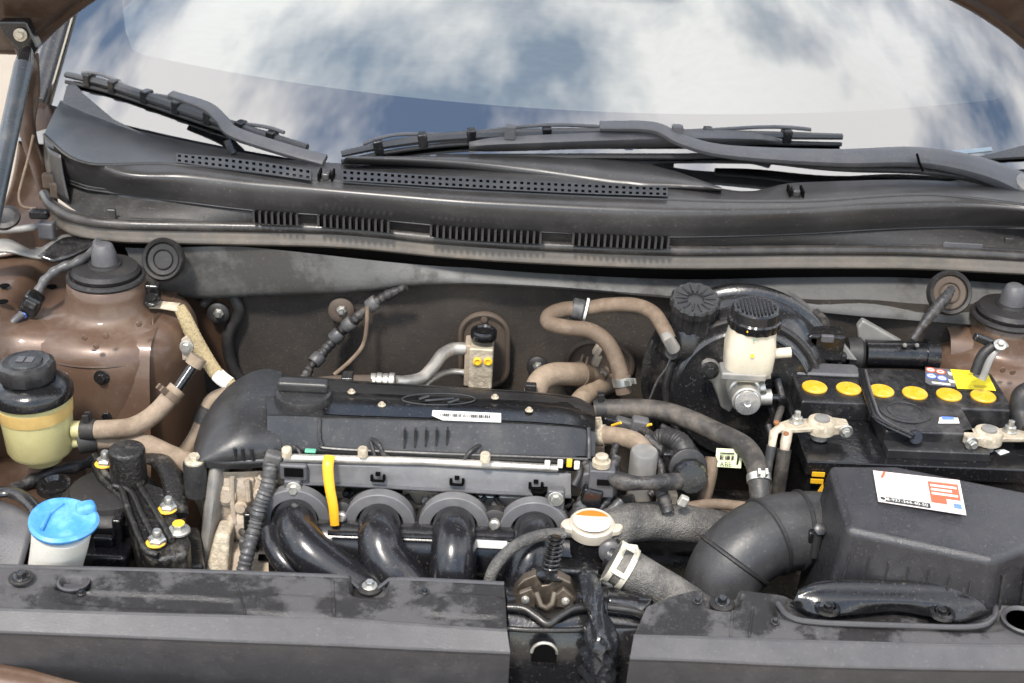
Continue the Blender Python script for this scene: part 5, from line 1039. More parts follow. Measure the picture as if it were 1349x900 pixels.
for (lab, px, py, r, rm) in (('large washer plate and stud on the firewall beside the harness', 450, 408, 0.0165, BRICKB), ('black rubber stud cover on the firewall left corner', 288, 412, 0.014, RUB), ('black rubber stud cover between the valve block and heater hose', 708, 482, 0.014, RUB)):
    t = thing('firewall_stud', lab, 'fastener', Y(px, py, 1.60), 'firewall fasteners'); m_ = MB(); m_.lathe([(r, 0), (r, 0.004), (r * 0.7, 0.007), (r * 0.5, 0.007)], Y(px, py, 1.603), (0, -1, 0.1), 28); build(m_, 'washer', rm, t)
    inst('stud_nut', STUD, t, Y(px, py, 1.597), zrot((0.1, -1, 0.1)), 0.75)

# heater hoses
hp = thing('heater_plate', 'brown rounded heater pipe flange on the firewall', 'flange', Y(790, 510, 1.6))
c0, c1 = Y(778, 478, 1.598), Y(802, 482, 1.598)
m_ = MB(); ovl = [c0 + Vector((-0.030 * math.sin(a), 0, 0.030 * math.cos(a))) for a in [math.pi * i / 14 for i in range(15)]] + [c1 + Vector((0.030 * math.sin(a), 0, -0.030 * math.cos(a))) for a in [math.pi * i / 14 for i in range(15)]]
m_.prism(ovl, (0, 0.012, 0)); build(m_, 'plate', BRICKB, hp, bevel=0.004)
m_ = MB(); m_.tube([p for p in ovl + ovl[:1]], 0.004, 8); build(m_, 'rim', BRICKB, hp)
hh1, Q1 = hose('heater_hose', 'fat tan heater hose elbow entering the firewall flange', [(708, 535, ('y', 1.50)), (706, 516, ('y', 1.50)), (714, 500, ('y', 1.51)), (732, 493, ('y', 1.52)), (760, 493, ('y', 1.54)), (790, 492, ('y', 1.58))], 0.0145, HOSET)
clamp(hh1, Q1, 0.86, 0.0148, HOSETD, 0.006, True)
m_ = MB(); m_.box(Y(699, 512, 1.48), (0.014, 0.010, 0.014)); build(m_, 'clip', RUB, hh1, bevel=0.002)
hh2, Q2 = hose('heater_hose', 'short tan heater hose stub below the fat elbow', [(756, 540, ('y', 1.50)), (768, 524, ('y', 1.52)), (786, 512, ('y', 1.55)), (806, 505, ('y', 1.58))], 0.0125, HOSET)
cl_ = thing('worm_clamp', 'rusty brown hose clamp with upright tabs at the heater flange', 'clamp', Y(788, 470, 1.57))
for dx, dy in ((0, 0), (6, 20), (2, -14)):
    m_ = MB(); m_.box(Y(786 + dx, 474 + dy, 1.56), (0.010, 0.010, 0.016), Matrix.Rotation(0.3 + dx * 0.05, 3, 'Y')); build(m_, 'clamp_tab', ALUT, cl_, bevel=0.002)
m_ = MB(); m_.tube([Y(792, 490, 1.56), Y(794, 516, 1.555)], 0.006, 10); build(m_, 'clamp_band', HOSETD, cl_)
vh, Q3 = hose('vacuum_hose', 'brown dusty vacuum hose looping across the firewall', [(764, 406, ('y', 1.56)), (740, 409, ('y', 1.55)), (724, 416, ('y', 1.54)), (724, 426, ('y', 1.53)), (748, 432, ('y', 1.525)), (778, 436, ('y', 1.52)), (800, 452, ('y', 1.51)), (814, 480, ('y', 1.50)), (822, 518, ('y', 1.49))], 0.0098, HOSETD)
clamp(vh, Q3, 0.97, 0.0102, STEEL, 0.005)
m_ = MB(); m_.lathe([(0.011, -0.009), (0.0135, -0.007), (0.0135, 0.005), (0.011, 0.007)], Y(762, 408, 1.558), (1, -0.1, -0.15), 24); build(m_, 'blue_grey_valve', CONDUIT, vh)
m_ = MB(); m_.lathe([(0.0115, -0.0015), (0.0145, -0.0015), (0.0145, 0.0015), (0.0115, 0.0015)], Y(772, 408, 1.556), (1, -0.1, -0.15), 24); build(m_, 'white_ring', LABW, vh)
vh2, Q4 = hose('vacuum_hose', 'brown dusty hose from the white ring valve to the brake booster', [(776, 406, ('y', 1.555)), (800, 402, ('y', 1.55)), (835, 402, ('y', 1.54)), (860, 412, ('y', 1.52)), (874, 432, ('y', 1.50)), (882, 448, ('y', 1.49))], 0.0090, HOSETD)
dh, Q5 = hose('coolant_hose', 'long dark hose arching from the engine down to the air hose', [(782, 540, ('y', 1.43)), (815, 539, ('y', 1.43)), (860, 540, ('y', 1.42)), (900, 550, ('y', 1.40)), (945, 570, ('y', 1.37)), (980, 588, ('y', 1.34)), (996, 612, ('y', 1.31)), (1001, 645, ('y', 1.285)), (1003, 690, ('y', 1.265)), (1000, 740, ('y', 1.25))], 0.0118, HOSED)
clamp(dh, Q5, 0.745, 0.0122, STEEL, 0.004); clamp(dh, Q5, 0.04, 0.0124, RUB, 0.006)
sh, Q6 = hose('breather_hose', 'short tan breather hose with a white clamp at the valve cover end', [(782, 574, ('y', 1.37)), (800, 574, ('y', 1.365)), (822, 577, ('y', 1.36)), (840, 584, ('y', 1.35)), (852, 598, ('y', 1.345))], 0.0108, HOSET)
clamp(sh, Q6, 0.13, 0.0112, CREAMM, 0.006); 
m_ = MB(); m_.tube([Y(784, 573, 1.37), Y(775, 573, 1.37)], 0.007, 12); build(m_, 'nipple', ALU, sh)

# thermostat housing area right of the head
th = thing('thermostat_housing', 'grey dusty sensor housing with black connectors right of the engine', 'housing', Y(845, 650, 1.3))
m_ = MB(); m_.lathe([(0.0155, 0), (0.0155, 0.055), (0.014, 0.058), (0.001, 0.058)], Y(843, 652, 1.325), seg=28); build(m_, 'cylinder_body', GREYM, th)
m_ = MB(); m_.box(Y(842, 680, 1.31), (0.03, 0.03, 0.03)); build(m_, 'lower_body', ALUT, th, bevel=0.004)
m_ = MB(); m_.box(Y(792, 632, 1.285), (0.028, 0.020, 0.034)); cnn = build(m_, 'square_connector', PLASM, th, bevel=0.002)
m_ = MB(); m_.box(Y(795, 636, 1.2735), (0.014, 0.003, 0.006)); build(m_, 'connector_slot', BLACK, cnn)
m_ = MB(); m_.lathe([(0.010, 0), (0.010, 0.006), (0.007, 0.007), (0.007, 0.012), (0.0055, 0.013), (0.001, 0.013)], Y(792, 613, 1.285), seg=16); build(m_, 'white_bolt', CREAMM, cnn)
m_ = MB(); m_.lathe([(0.018, -0.03), (0.019, -0.01), (0.0205, 0.0), (0.019, 0.006), (0.016, 0.012), (0.001, 0.013)], Y(908, 628, 1.31), (0.15, -1, 0.35), 26, mod=lambda t, h: 1 + 0.03 * math.cos(10 * t)); build(m_, 'round_connector', PLASD, th)
m_ = MB(); m_.lathe([(0.0200, -0.003), (0.0215, -0.002), (0.0215, 0.002), (0.0200, 0.003)], Y(906, 616, 1.318), (0.15, -1, 0.35), 26); build(m_, 'connector_ring', RUB, th)
m_ = MB(); m_.tube(path([(905, 610, ('y', 1.33)), (900, 590, ('y', 1.34)), (890, 580, ('y', 1.35)), (872, 576, ('y', 1.36)), (862, 584, ('y', 1.36))], 8), lambda s: 0.0145 - 0.006 * s + 0.0006 * math.sin(s * 90), 14); build(m_, 'corrugated_boot', RUB, th)
m_ = MB(); m_.tube(path([(806, 630, ('y', 1.28)), (830, 636, ('y', 1.27)), (862, 636, ('y', 1.27)), (895, 634, ('y', 1.285))], 8), lambda s: 0.0085 + 0.001 * math.sin(s * 9), 12); build(m_, 'sleeved_wire', TAPE, th)
for pts, r in (([(812, 600, ('y', 1.31)), (806, 622, ('y', 1.30)), (806, 650, ('y', 1.29)), (790, 672, ('y', 1.28))], .006), ([(780, 640, ('y', 1.29)), (770, 660, ('y', 1.28)), (758, 680, ('y', 1.27)), (752, 705, ('y', 1.26))], .008), ([(850, 575, ('y', 1.36)), (868, 590, ('y', 1.35)), (880, 600, ('y', 1.34)), (896, 596, ('y', 1.33))], .006), ([(820, 560, ('y', 1.40)), (845, 566, ('y', 1.39)), (862, 575, ('y', 1.37)), (880, 572, ('y', 1.37))], .005), ([(866, 640, ('y', 1.29)), (874, 655, ('y', 1.28)), (880, 675, ('y', 1.27))], .007), ([(770, 610, ('y', 1.30)), (778, 625, ('y', 1.29)), (772, 650, ('y', 1.285))], .007)):
    m_ = MB(); m_.tube(path(pts, 8), lambda s: r * (1 + 0.08 * math.sin(s * 40)), 10); build(m_, 'wire_loom', TAPE, th)
for (px, py, y_, sz, m) in ((822, 560, 1.40, (.022, .014, .016), CONDUIT), (842, 562, 1.395, (.020, .016, .022), PLASM), (803, 556, 1.41, (.018, .012, .014), PLASD), (778, 656, 1.28, (.022, .018, .03), PLASD), (860, 612, 1.34, (.018, .02, .03), PLASD), (882, 606, 1.34, (.018, .02, .028), PLASD), (820, 668, 1.30, (.03, .02, .02), CAST), (878, 660, 1.30, (.02, .02, .03), ALUT), (772, 632, 1.29, (.014, .014, .024), PLASM)):
    m_ = MB(); m_.box(Y(px, py, y_), sz, Matrix.Rotation(random.uniform(-.3, .3), 3, 'Y')); build(m_, 'plug_body', m, th, bevel=0.003)
for pts, r in (([(862, 600, ('y', 1.335)), (872, 618, ('y', 1.325)), (868, 640, ('y', 1.315)), (856, 652, ('y', 1.31))], .005), ([(812, 586, ('y', 1.35)), (808, 604, ('y', 1.335)), (814, 622, ('y', 1.325)), (822, 640, ('y', 1.315))], .0045), ([(760, 662, ('y', 1.275)), (776, 676, ('y', 1.27)), (800, 676, ('y', 1.27)), (818, 660, ('y', 1.28))], .0055), ([(872, 562, ('y', 1.40)), (890, 572, ('y', 1.385)), (912, 590, ('y', 1.37)), (922, 606, ('y', 1.36))], .004), ([(884, 590, ('y', 1.35)), (900, 600, ('y', 1.35)), (920, 602, ('y', 1.35))], .0035), ([(756, 640, ('y', 1.275)), (764, 622, ('y', 1.285)), (760, 606, ('y', 1.30))], .004), ([(1012, 560, ('y', 1.41)), (1020, 590, ('y', 1.39)), (1012, 625, ('y', 1.36)), (1020, 660, ('y', 1.34))], .004), ([(1024, 500, ('y', 1.47)), (1030, 530, ('y', 1.45)), (1022, 560, ('y', 1.42))], .0045)):
    m_ = MB(); m_.tube(path(pts, 8), lambda s: r * (1 + 0.08 * math.sin(s * 50)), 10); build(m_, 'wire_loom', random.choice((TAPE, TAPE, RUB, CONDUIT)), th)
for (px, py, m, l_) in ((812, 559, YELP, .016), (852, 561, YELP, .010), (848, 570, INKR, .010)):
    m_ = MB(); m_.tube([Y(px - 6, py + 2, 1.392), Y(px + 6, py - 2, 1.385)], 0.0016, 8); build(m_, 'coloured_wire', m, th)
m_ = MB(); m_.box(Y(900, 660, 1.27), (0.010, 0.008, 0.012), Matrix.Rotation(.4, 3, 'Y')); build(m_, 'spring_clip', ALU, th, bevel=0.002)
bs, Q7 = hose('side_hose', 'thin dark hose standing beside the pale green tag', [(938, 602, ('y', 1.34)), (936, 625, ('y', 1.33)), (930, 650, ('y', 1.32)), (920, 680, ('y', 1.31))], 0.0075, HOSETD)
# transmission / background mass below the booster
gbx = thing('gearbox', 'dark gearbox casing low behind the radiator hose', 'gearbox', (0.22, 1.38, 0.42))
m_ = MB(); m_.box((0.23, 1.39, 0.62), (0.24, 0.16, 0.20)); build(m_, 'casing', CAST, gbx, bevel=0.02, bseg=3)
m_ = MB(); m_.tube(path([(905, 668, ('y', 1.30)), (940, 664, ('y', 1.30)), (985, 668, ('y', 1.30))], 6), 0.006, 10); build(m_, 'cable', HOSETD, gbx)
m_ = MB(); m_.box(Y(950, 690, 1.32), (0.09, 0.05, 0.02)); build(m_, 'top_bracket', BRICKB, gbx, bevel=0.004)
# pale green tag
tg = thing('paper_tag', 'pale green paper tag with bar code and letters ABE by the hose', 'tag', Y(960, 616, 1.335))
m_ = MB(); ty = 1.335; m_.prism([Y(a, b, ty - (b - 600) * 0.0003) for a, b in ((944, 591), (966, 592), (978, 597), (976, 617), (944, 615), (946, 608), (943, 601))], (0, 0.0008, 0)); tb_ = build(m_, 'card', LABG, tg)
o = Y(948, 613.5, ty - .006); u = (Y(966, 614.5, ty - .006) - o).normalized(); v = (Y(948, 604, ty - .004) - o).normalized()
put_text('printed_letters', 'ABE', INKB, tb_, o + Vector((0, -0.001, 0)), u, v, 0.013, 0.005)
bars = MB()
for k in range(11):
    if k in (3, 8): continue
    q = Y(949 + k * 1.7, 602.6 + k * 0.1, ty - .0025); bars.box(q, (0.0008 if k % 3 else 0.0013, 0.0006, 0.0055))
bars.box(Y(958, 597.3, ty - .001), (0.016, 0.0006, 0.0012)); bars.box(Y(972, 606, ty - .0035), (0.0022, 0.0006, 0.013))
build(bars, 'printed_bars', INKB, tb_, kind='stuff')

# ================================================================== brake booster, master cylinder, reservoir
bo = thing('brake_booster', 'large round black brake booster drum on the firewall', 'brake booster', Y(970, 610, 1.5))
bc_ = Y(972, 492, 1.555); bax = Vector((-0.05, -1, 0.12)).normalized()
m_ = MB(); m_.lathe([(0.112, -0.02), (0.118, 0.0), (0.121, 0.012), (0.1215, 0.02), (0.118, 0.024), (0.113, 0.026), (0.108, 0.040), (0.100, 0.052), (0.094, 0.058)], bc_, bax, 72); sh1 = build(m_, 'rear_shell', BPAINT, bo)
m_ = MB(); m_.lathe([(0.090, 0.056), (0.0885, 0.066), (0.085, 0.074), (0.080, 0.077), (0.074, 0.076), (0.045, 0.082), (0.001, 0.084)], bc_, bax, 72); build(m_, 'front_shell', BPAINT, bo)
m_ = MB(); u_, v_, _ = frame_of(bax); m_.tube([bc_ + bax * 0.062 + (u_ * math.cos(a) + v_ * math.sin(a)) * 0.092 for a in [2 * math.pi * i / 60 for i in range(61)]], 0.0045, 8); build(m_, 'crimp_rim', RUB, bo)
m_ = MB(); m_.lathe([(0.011, 0), (0.013, 0.006), (0.012, 0.012), (0.008, 0.016)], Y(888, 462, 1.505), (-0.3, -1, 0.3), 24); build(m_, 'valve_grommet', RUB, bo)
m_ = MB(); m_.tube([Y(888, 460, 1.49), Y(880, 446, 1.485), Y(874, 434, 1.50)], [0.008, 0.0075, 0.007], 14); build(m_, 'check_valve', GREYM, bo)
m_ = MB(); m_.tube(path([(884, 470, ('y', 1.48)), (878, 485, ('y', 1.475)), (866, 502, ('y', 1.47)), (856, 526, ('y', 1.46))], 8), 0.0015, 6); build(m_, 'thin_wire', RUB, bo)
can = thing('ribbed_canister', 'black canister with a ribbed round cap behind the brake booster', 'canister', Y(907, 455, 1.55))
cb_ = Y(907, 448, 1.53); cax_ = Vector((0, -0.30, 1)).normalized()
m_ = MB(); m_.lathe([(0.040, -0.004), (0.043, 0.0), (0.040, 0.012), (0.030, 0.030), (0.026, 0.034)], cb_, cax_, 40); build(m_, 'flared_base', PLASD, can)
m_ = MB(); m_.lathe([(0.026, 0.028), (0.026, 0.054), (0.0285, 0.057), (0.0285, 0.066), (0.0265, 0.069), (0.010, 0.068), (0.009, 0.0655), (0.001, 0.0655)], cb_, cax_, 96, mod=lambda t, h: 1 + 0.045 * (1 if math.cos(14 * t) > 0.1 else 0)); rcap = build(m_, 'ribbed_cap', PLAS, can, angle=25)
uu, vv, _ = frame_of(cax_)
for k in range(14):
    a = 2 * math.pi * k / 14; d = uu * math.cos(a) + vv * math.sin(a); m_ = MB(); m_.tube([cb_ + cax_ * 0.0692 + d * 0.011, cb_ + cax_ * 0.0692 + d * 0.024], 0.0012, 6); build(m_, 'top_rib', PLAS, rcap)

mcy = thing('master_cylinder', 'silver cast brake master cylinder bolted to the booster', 'master cylinder', Y(985, 545, 1.45))
my = 1.440
m_ = MB(); m_.prism([Y(a, b, my + .015) for a, b in ((925, 482), (934, 477), (944, 480), (954, 491), (965, 496), (968, 535), (962, 545), (950, 538), (944, 520), (938, 505), (926, 497))], (0, 0.014, 0)); fl_ = build(m_, 'flange', ALU, mcy, bevel=0.003)
inst('flange_bolt', BOLT_BLACK, fl_, Y(935, 488, my + .0145), zrot((0, -1, 0.1)), 1.05)
m_ = MB(); m_.lathe([(0.019, 0), (0.019, 0.03), (0.017, 0.032), (0.017, 0.05), (0.001, 0.05)], Y(984, 529, my - .03) + Vector((0, 0.052, 0)), (0, -1, 0), 36); build(m_, 'bore_body', ALU, mcy)
m_ = MB(); m_.lathe([(0.0155, -0.004), (0.0155, 0.004), (0.0145, 0.0055), (0.004, 0.006), (0.003, 0.005), (0.0001, 0.005)], Y(984, 529, my - .030), (0.02, -1, 0.1), 36); build(m_, 'end_plug', ALUB, mcy)
m_ = MB(); m_.tube([Y(978, 512, my + .01), Y(978, 492, my + .01)], 0.015, 24); build(m_, 'feed_boss', ALU, mcy)
m_ = MB(); m_.tube([Y(995, 524, my), Y(1016, 523, my)], 0.0095, 20); build(m_, 'side_port', ALU, mcy)
m_ = MB(); m_.tube([Y(995, 512, my), Y(1008, 510, my)], 0.009, 16); build(m_, 'side_port', ALU, mcy)
for pts in ([(1016, 523, ('y', my)), (1030, 526, ('y', my)), (1040, 545, ('y', my + .02))], [(1014, 535, ('y', my)), (1018, 548, ('y', my)), (1012, 560, ('y', my))]):
    m_ = MB(); m_.tube(path(pts, 6), 0.004, 8); build(m_, 'brake_pipe', BPAINT, mcy)

rs = thing('brake_fluid_reservoir', 'translucent cream brake fluid reservoir with black ribbed cap', 'reservoir', Y(983, 495, my))
rb_ = Y(983, 492, my); ra = Vector((0.0, 0.0, 1))
def rrect(c, wx, wy, z, n=32, p=4):
    out = []
    for i in range(n):
        a = 2 * math.pi * i / n; ca, sa = math.cos(a), math.sin(a); r = (abs(ca) ** p + abs(sa) ** p) ** (-1 / p); out.append(c + Vector((wx * r * ca, wy * r * sa, z)))
    return out
H = Y(983, 424, my).z - rb_.z
m_ = MB(); m_.loft([rrect(rb_, .018, .018, -0.002), rrect(rb_, .024, .022, 0.003), rrect(rb_, .0275, .026, 0.012), rrect(rb_, .0285, .027, H * 0.55), rrect(rb_, .027, .026, H * 0.8, p=3), rrect(rb_, .0275, .0275, H * 0.97, p=2)]); tk = build(m_, 'tank', CREAM, rs)
m_ = MB(); m_.tube([Y(1008, 467, my), Y(1042, 464, my)], 0.006, 14); build(m_, 'side_spout', CREAM, tk)
m_ = MB(); m_.tube([Y(1005, 490, my), Y(1014, 489, my)], 0.009, 14); build(m_, 'lower_spout', CREAM, tk)
m_ = MB(); m_.box(Y(978, 490, my - .012), (0.052, 0.03, 0.010)); build(m_, 'tank_foot', GREYM, tk, bevel=0.003)
ctop = rb_ + Vector((0.001, 0, H * 0.95))
m_ = MB(); m_.lathe([(0.0290, 0), (0.0300, 0.003), (0.0300, 0.010), (0.0285, 0.012), (0.0270, 0.022), (0.0255, 0.024), (0.001, 0.0245)], ctop, (0, -0.05, 1), 96, mod=lambda t, h: 1 + (0.03 if (h < 0.0115 and math.cos(16 * t) > 0.2) else 0)); cp = build(m_, 'ribbed_cap', PLASD, rs, angle=25)
gr = MB()
for i in range(-5, 6):
    for j in range(-5, 6):
        if i * i + j * j < 28: gr.box(ctop + Vector((i * 0.0042, j * 0.0042 - 0.001, 0.0250)), (0.0024, 0.0024, 0.0016))
build(gr, 'cap_knurl', PLAS, cp, kind='stuff')
for (px, py, r, m) in ((991, 469, .0022, LABY), (993, 448, .0012, GREEN), (985, 437, .0014, YELP)):
    q = Y(px, py, my - .0285); m_ = MB(); m_.lathe([(r, 0), (r, 0.0006), (0.0001, 0.0008)], q, (0, -1, 0), 10); build(m_, 'paint_dot', m, tk)
# grey shield behind the reservoir
m_ = MB(); q = Y(1030, 420, 1.57); m_.lathe([(0.066, 0), (0.068, 0.006), (0.060, 0.012), (0.03, 0.02), (0.001, 0.02)], Y(1010, 450, 1.56), (0.1, -1, 0.5), 40); build(m_, 'round_shield', PLEN, label='grey domed shield partly hidden behind the brake reservoir', cat='shield')

# ================================================================== right rear: pipe, connectors
rp = thing('air_pipe', 'short satin black pipe with a wide end band behind the battery', 'pipe', Y(1180, 490, 1.54))
m_ = MB(); m_.tube([Y(1140, 466, 1.545), Y(1218, 468, 1.545)], 0.0175, 28); build(m_, 'pipe_body', PLASD, rp)
m_ = MB(); m_.tube([Y(1217, 468, 1.545), Y(1234, 469, 1.545)], 0.0205, 28); build(m_, 'end_band', PLASD, rp)
m_ = MB(); m_.prism([Y(1129, 432, 1.555), Y(1137, 422, 1.555), Y(1148, 428, 1.555), Y(1190, 452, 1.555), Y(1190, 462, 1.555), Y(1132, 462, 1.555)], (0, 0.012, 0)); build(m_, 'support_fin', GREYM, rp, bevel=0.003)
m_ = MB(); m_.lathe([(0.018, 0), (0.022, 0.004), (0.021, 0.02), (0.016, 0.022)], Y(1136, 468, 1.545), (-1, 0, 0), 28); build(m_, 'dark_mouth', RUB, rp)
for px in (1192, 1208):
    m_ = MB(); m_.lathe([(0.003, 0), (0.002, 0.002), (0.0001, 0.002)], Y(px, 455, 1.533), (0, -0.6, 1), 10); build(m_, 'rivet', STEEL, rp)
cx = thing('harness_connector', 'black square wiring connector behind the battery left corner', 'connector', Y(1090, 470, 1.52))
for (px, py, sz) in ((1085, 452, (.044, .030, .034)), (1066, 458, (.014, .03, .046)), (1094, 466, (.036, .026, .012)), (1052, 462, (.022, .02, .024))):
    m_ = MB(); m_.box(Y(px, py, 1.525), sz); build(m_, 'connector_block', PLASD, cx, bevel=0.003)
m_ = MB(); m_.box(Y(1090, 446, 1.508), (0.016, 0.006, 0.010)); build(m_, 'connector_lock', PLASM, cx, bevel=0.002)
m_ = MB(); m_.prism([Y(1104, 452, 1.52), Y(1114, 456, 1.52), Y(1130, 476, 1.52), Y(1112, 474, 1.52)], (0, 0.01, 0)); build(m_, 'strain_fin', GREYM, cx, bevel=0.002)
m_ = MB(); m_.tube(path([(1088, 436, ('y', 1.54)), (1086, 424, ('y', 1.56)), (1074, 412, ('y', 1.58))], 6), 0.006, 10); build(m_, 'lead', TAPE, cx)
hb = thing('tower_bracket', 'black and grey hose bracket bolted to the right strut tower', 'bracket', Y(1300, 480, 1.48))
m_ = MB(); m_.tube(path([(1322, 452, ('y', 1.47)), (1310, 458, ('y', 1.465)), (1300, 472, ('y', 1.46)), (1290, 498, ('y', 1.455))], 8), 0.0095, 12, flat=0.5); build(m_, 'grey_arm', GREYM, hb)
m_ = MB(); m_.tube(path([(1308, 456, ('y', 1.462)), (1294, 468, ('y', 1.458)), (1284, 492, ('y', 1.452))], 8), 0.006, 10); build(m_, 'dark_arm', RUB, hb)
m_ = MB(); m_.box(Y(1296, 448, 1.468), (0.026, 0.010, 0.010), Matrix.Rotation(.35, 3, 'Y')); build(m_, 'clip_head', BPAINT, hb, bevel=0.003); inst('bolt', BOLT_STEEL, hb, Y(1317, 455, 1.458), zrot((0, -0.6, 1)), 0.7)
m_ = MB(); m_.tube(path([(1380, 510, ('y', 1.44)), (1348, 520, ('y', 1.43)), (1345, 545, ('y', 1.42)), (1352, 570, ('y', 1.40))], 8), 0.012, 12); build(m_, 'positive_cable', RUB, label='thick black battery cable at the right edge', cat='cable')

# ================================================================== battery
bat = thing('battery', 'black car battery with six yellow cell caps and yellow label', 'battery', (0.46, 1.43, 0.62))
B0 = Z(1038, 480, .870); B1 = Z(1306, 491, .870); ux = Vector((B1.x - B0.x, B1.y - B0.y, 0)); LB = ux.length; ux.normalize(); uy = Vector((ux.y, -ux.x, 0)); LD = 0.176
def B(x, y, z): return B0 + ux * x + uy * y + Vector((0, 0, z - B0.z))       # x right, y towards viewer
m_ = MB(); m_.prism([B(-.004, 0, .838), B(LB + .012, 0, .838), B(LB + .012, LD + .004, .838), B(-.004, LD + .004, .838)], (0, 0, -0.20)); case = build(m_, 'case', PLASD, bat, bevel=0.004)
m_ = MB(); m_.prism([B(-.008, -.004, .846), B(LB + .016, -.004, .846), B(LB + .016, LD + .008, .846), B(-.008, LD + .008, .846)], (0, 0, -0.018)); build(m_, 'case_rim', PLASD, bat, bevel=0.002)
lidp = [(0, 0), (LB, 0), (LB, .092), (LB - .062, .092), (LB - .062, .150), (.083, .150), (.083, .090), (0, .090)]
m_ = MB(); m_.prism([B(x, y, .870) for x, y in lidp], (0, 0, -0.025)); BATP = mat('battery_plastic', (0.011, 0.011, 0.012), 0.27, dust=0.6, dcol=(0.085, 0.08, 0.075), dlo=0.46, dhi=0.72, dscale=22)
ld_ = build(m_, 'lid', BATP, bat, bevel=0.003)
m_ = MB(); m_.prism([B(x, y, .857) for x, y in ((.083, .148), (LB - .05, .148), (LB - .05, .170), (.083, .170))], (0, 0, -0.012)); build(m_, 'front_ledge', PLAS, bat, bevel=0.002)
m_ = MB(); m_.prism([B(x, y, .8755) for x, y in ((.002, .002), (.080, .002), (.086, .02), (.084, .03), (.004, .03))], (0, 0, -0.006)); build(m_, 'dusty_lid_step', PLASM, bat, bevel=0.003)
cm = MB(); cm.lathe([(0.0148, 0), (0.0148, 0.0016), (0.0138, 0.0026), (0.0030, 0.0027), (0.0026, 0.0034), (0.0001, 0.0034)], (0, 0, 0), seg=36); cm.box((0, 0, 0.0030), (0.009, 0.0018, 0.0012)); CAPM = shared(cm, 'cell_cap', YELC)
for (px, py) in ((1073, 511), (1118, 513), (1161, 516), (1205, 519), (1250, 521), (1295, 523)):
    inst('cell_cap', CAPM, ld_, Z(px, py, .8702), Matrix.Rotation(random.uniform(0, 3), 3, 'Z').to_quaternion())
hd = [Z(a, b, .8745) for a, b in ((1134, 488), (1138, 505), (1146, 532), (1154, 550), (1172, 562), (1192, 571), (1203, 576))]
m_ = MB(); m_.tube(spl(hd, 8), 0.0042, 12, flat=0.7); hn = build(m_, 'carry_handle', PLASD, bat)
m_ = MB(); m_.tube(spl([p + Vector((0.006, 0.001, 0)) for p in hd[:-1]], 8), 0.0016, 8); build(m_, 'handle_edge', PLASM, hn)
m_ = MB(); m_.lathe([(0.0085, 0), (0.0085, 0.006), (0.0075, 0.0075), (0.0001, 0.0075)], Z(1204, 577, .866), (0, -0.8, 0.6), 20); build(m_, 'handle_knob', PLASD, hn)
m_ = MB(); m_.lathe([(0.030, 0), (0.030, 0.0012), (0.027, 0.0014), (0.001, 0.0014)], Z(1192, 541, .870), seg=40); build(m_, 'round_emblem', BATP, ld_)
m_ = MB(); m_.tube([Z(1192, 541, .8716) + Vector((0.02 * math.cos(a), 0.02 * math.sin(a), 0)) for a in [2 * math.pi * i / 30 for i in range(31)]], 0.0009, 6); build(m_, 'emblem_ring', PLAS, ld_)
# printed labels
def sheet(pts, z, m, nm, par, th=0.0005):
    m_ = MB(); m_.prism([Z(a, b, z) for a, b in pts], (0, 0, th)); return build(m_, nm, m, par)
ic = sheet([(1219, 484), (1254, 487), (1260, 508), (1258, 510), (1224, 507), (1219, 504)], .8706, mat('label_dark', (0.10, 0.10, 0.11), 0.5), 'warning_label', ld_)
for (px, py, rx, m) in ((1226, 487.5, 6, INKR), (1239, 490, 6, INKR), (1227, 495.5, 6.5, INKBL), (1241, 498.5, 6.5, INKBL)):
    q = Z(px, py, .8714); m_ = MB(); m_.lathe([(rx / 1090, 0), (0.0001, 0.0001)], q, seg=24); i_ = build(m_, 'warning_icon', LABW, ic)
    m_ = MB(); m_.box(q + Vector((0, 0, 0.0003)), (rx / 1500, 0.0022, 0.0002)); m_.tube([q + Vector((rx / 1150 * math.cos(a), rx / 1150 * math.sin(a), 0.0002)) for a in [2 * math.pi * k / 20 for k in range(21)]], 0.0007, 5); build(m_, 'icon_print', m, i_)
sheet([(1248, 490), (1253, 491), (1254, 495), (1250, 494)], .8713, LABW, 'label_icon', ic); sheet([(1249, 500), (1257, 502), (1258, 505), (1251, 504)], .8713, LABW, 'label_icon', ic); sheet([(1227, 503), (1252, 506), (1252, 508), (1228, 505)], .8713, LABW, 'label_stripe', ic)
yl_ = sheet([(1252, 487), (1300, 490), (1312, 515), (1261, 512)], .8707, LABY, 'yellow_label', ld_)
dk = mat('ink_olive', (0.45, 0.35, 0.03), 0.5, bump=0)
bars = MB()
for k in range(12): bars.box(Z(1284 + k * 1.9, 509 + k * .1, .8713), (0.001, 0.007, 0.0002))
for k in range(4): bars.box(Z(1272 + k * 1.2, 493 + k * 3, .8713), (0.018, 0.0008, 0.0002))
build(bars, 'label_print', dk, yl_, kind='stuff')
sk = sheet([(1238, 550), (1262, 551), (1264, 558), (1236, 558)], .8706, LABW, 'small_sticker', ld_); sheet([(1240, 549), (1256, 550), (1257, 553), (1242, 553)], .8713, INKBL, 'sticker_print', sk)
sheet([(1310, 594), (1322, 592), (1330, 596), (1318, 600)], .8465, LABW, 'white_scrap', bat)
for px, py in ((1076, 634), (1078, 625)):
    m_ = MB(); m_.box(Y(px, py, 1.322), (0.014, 0.002, 0.005)); build(m_, 'yellow_mark', YELC, case)
sheet_y = quad_sheet([Y(1072, 655, 1.30), Y(1084, 636, 1.30), Y(1086, 650, 1.30), Y(1080, 662, 1.30)], .001); build(sheet_y, 'yellow_mark', YELC, case)

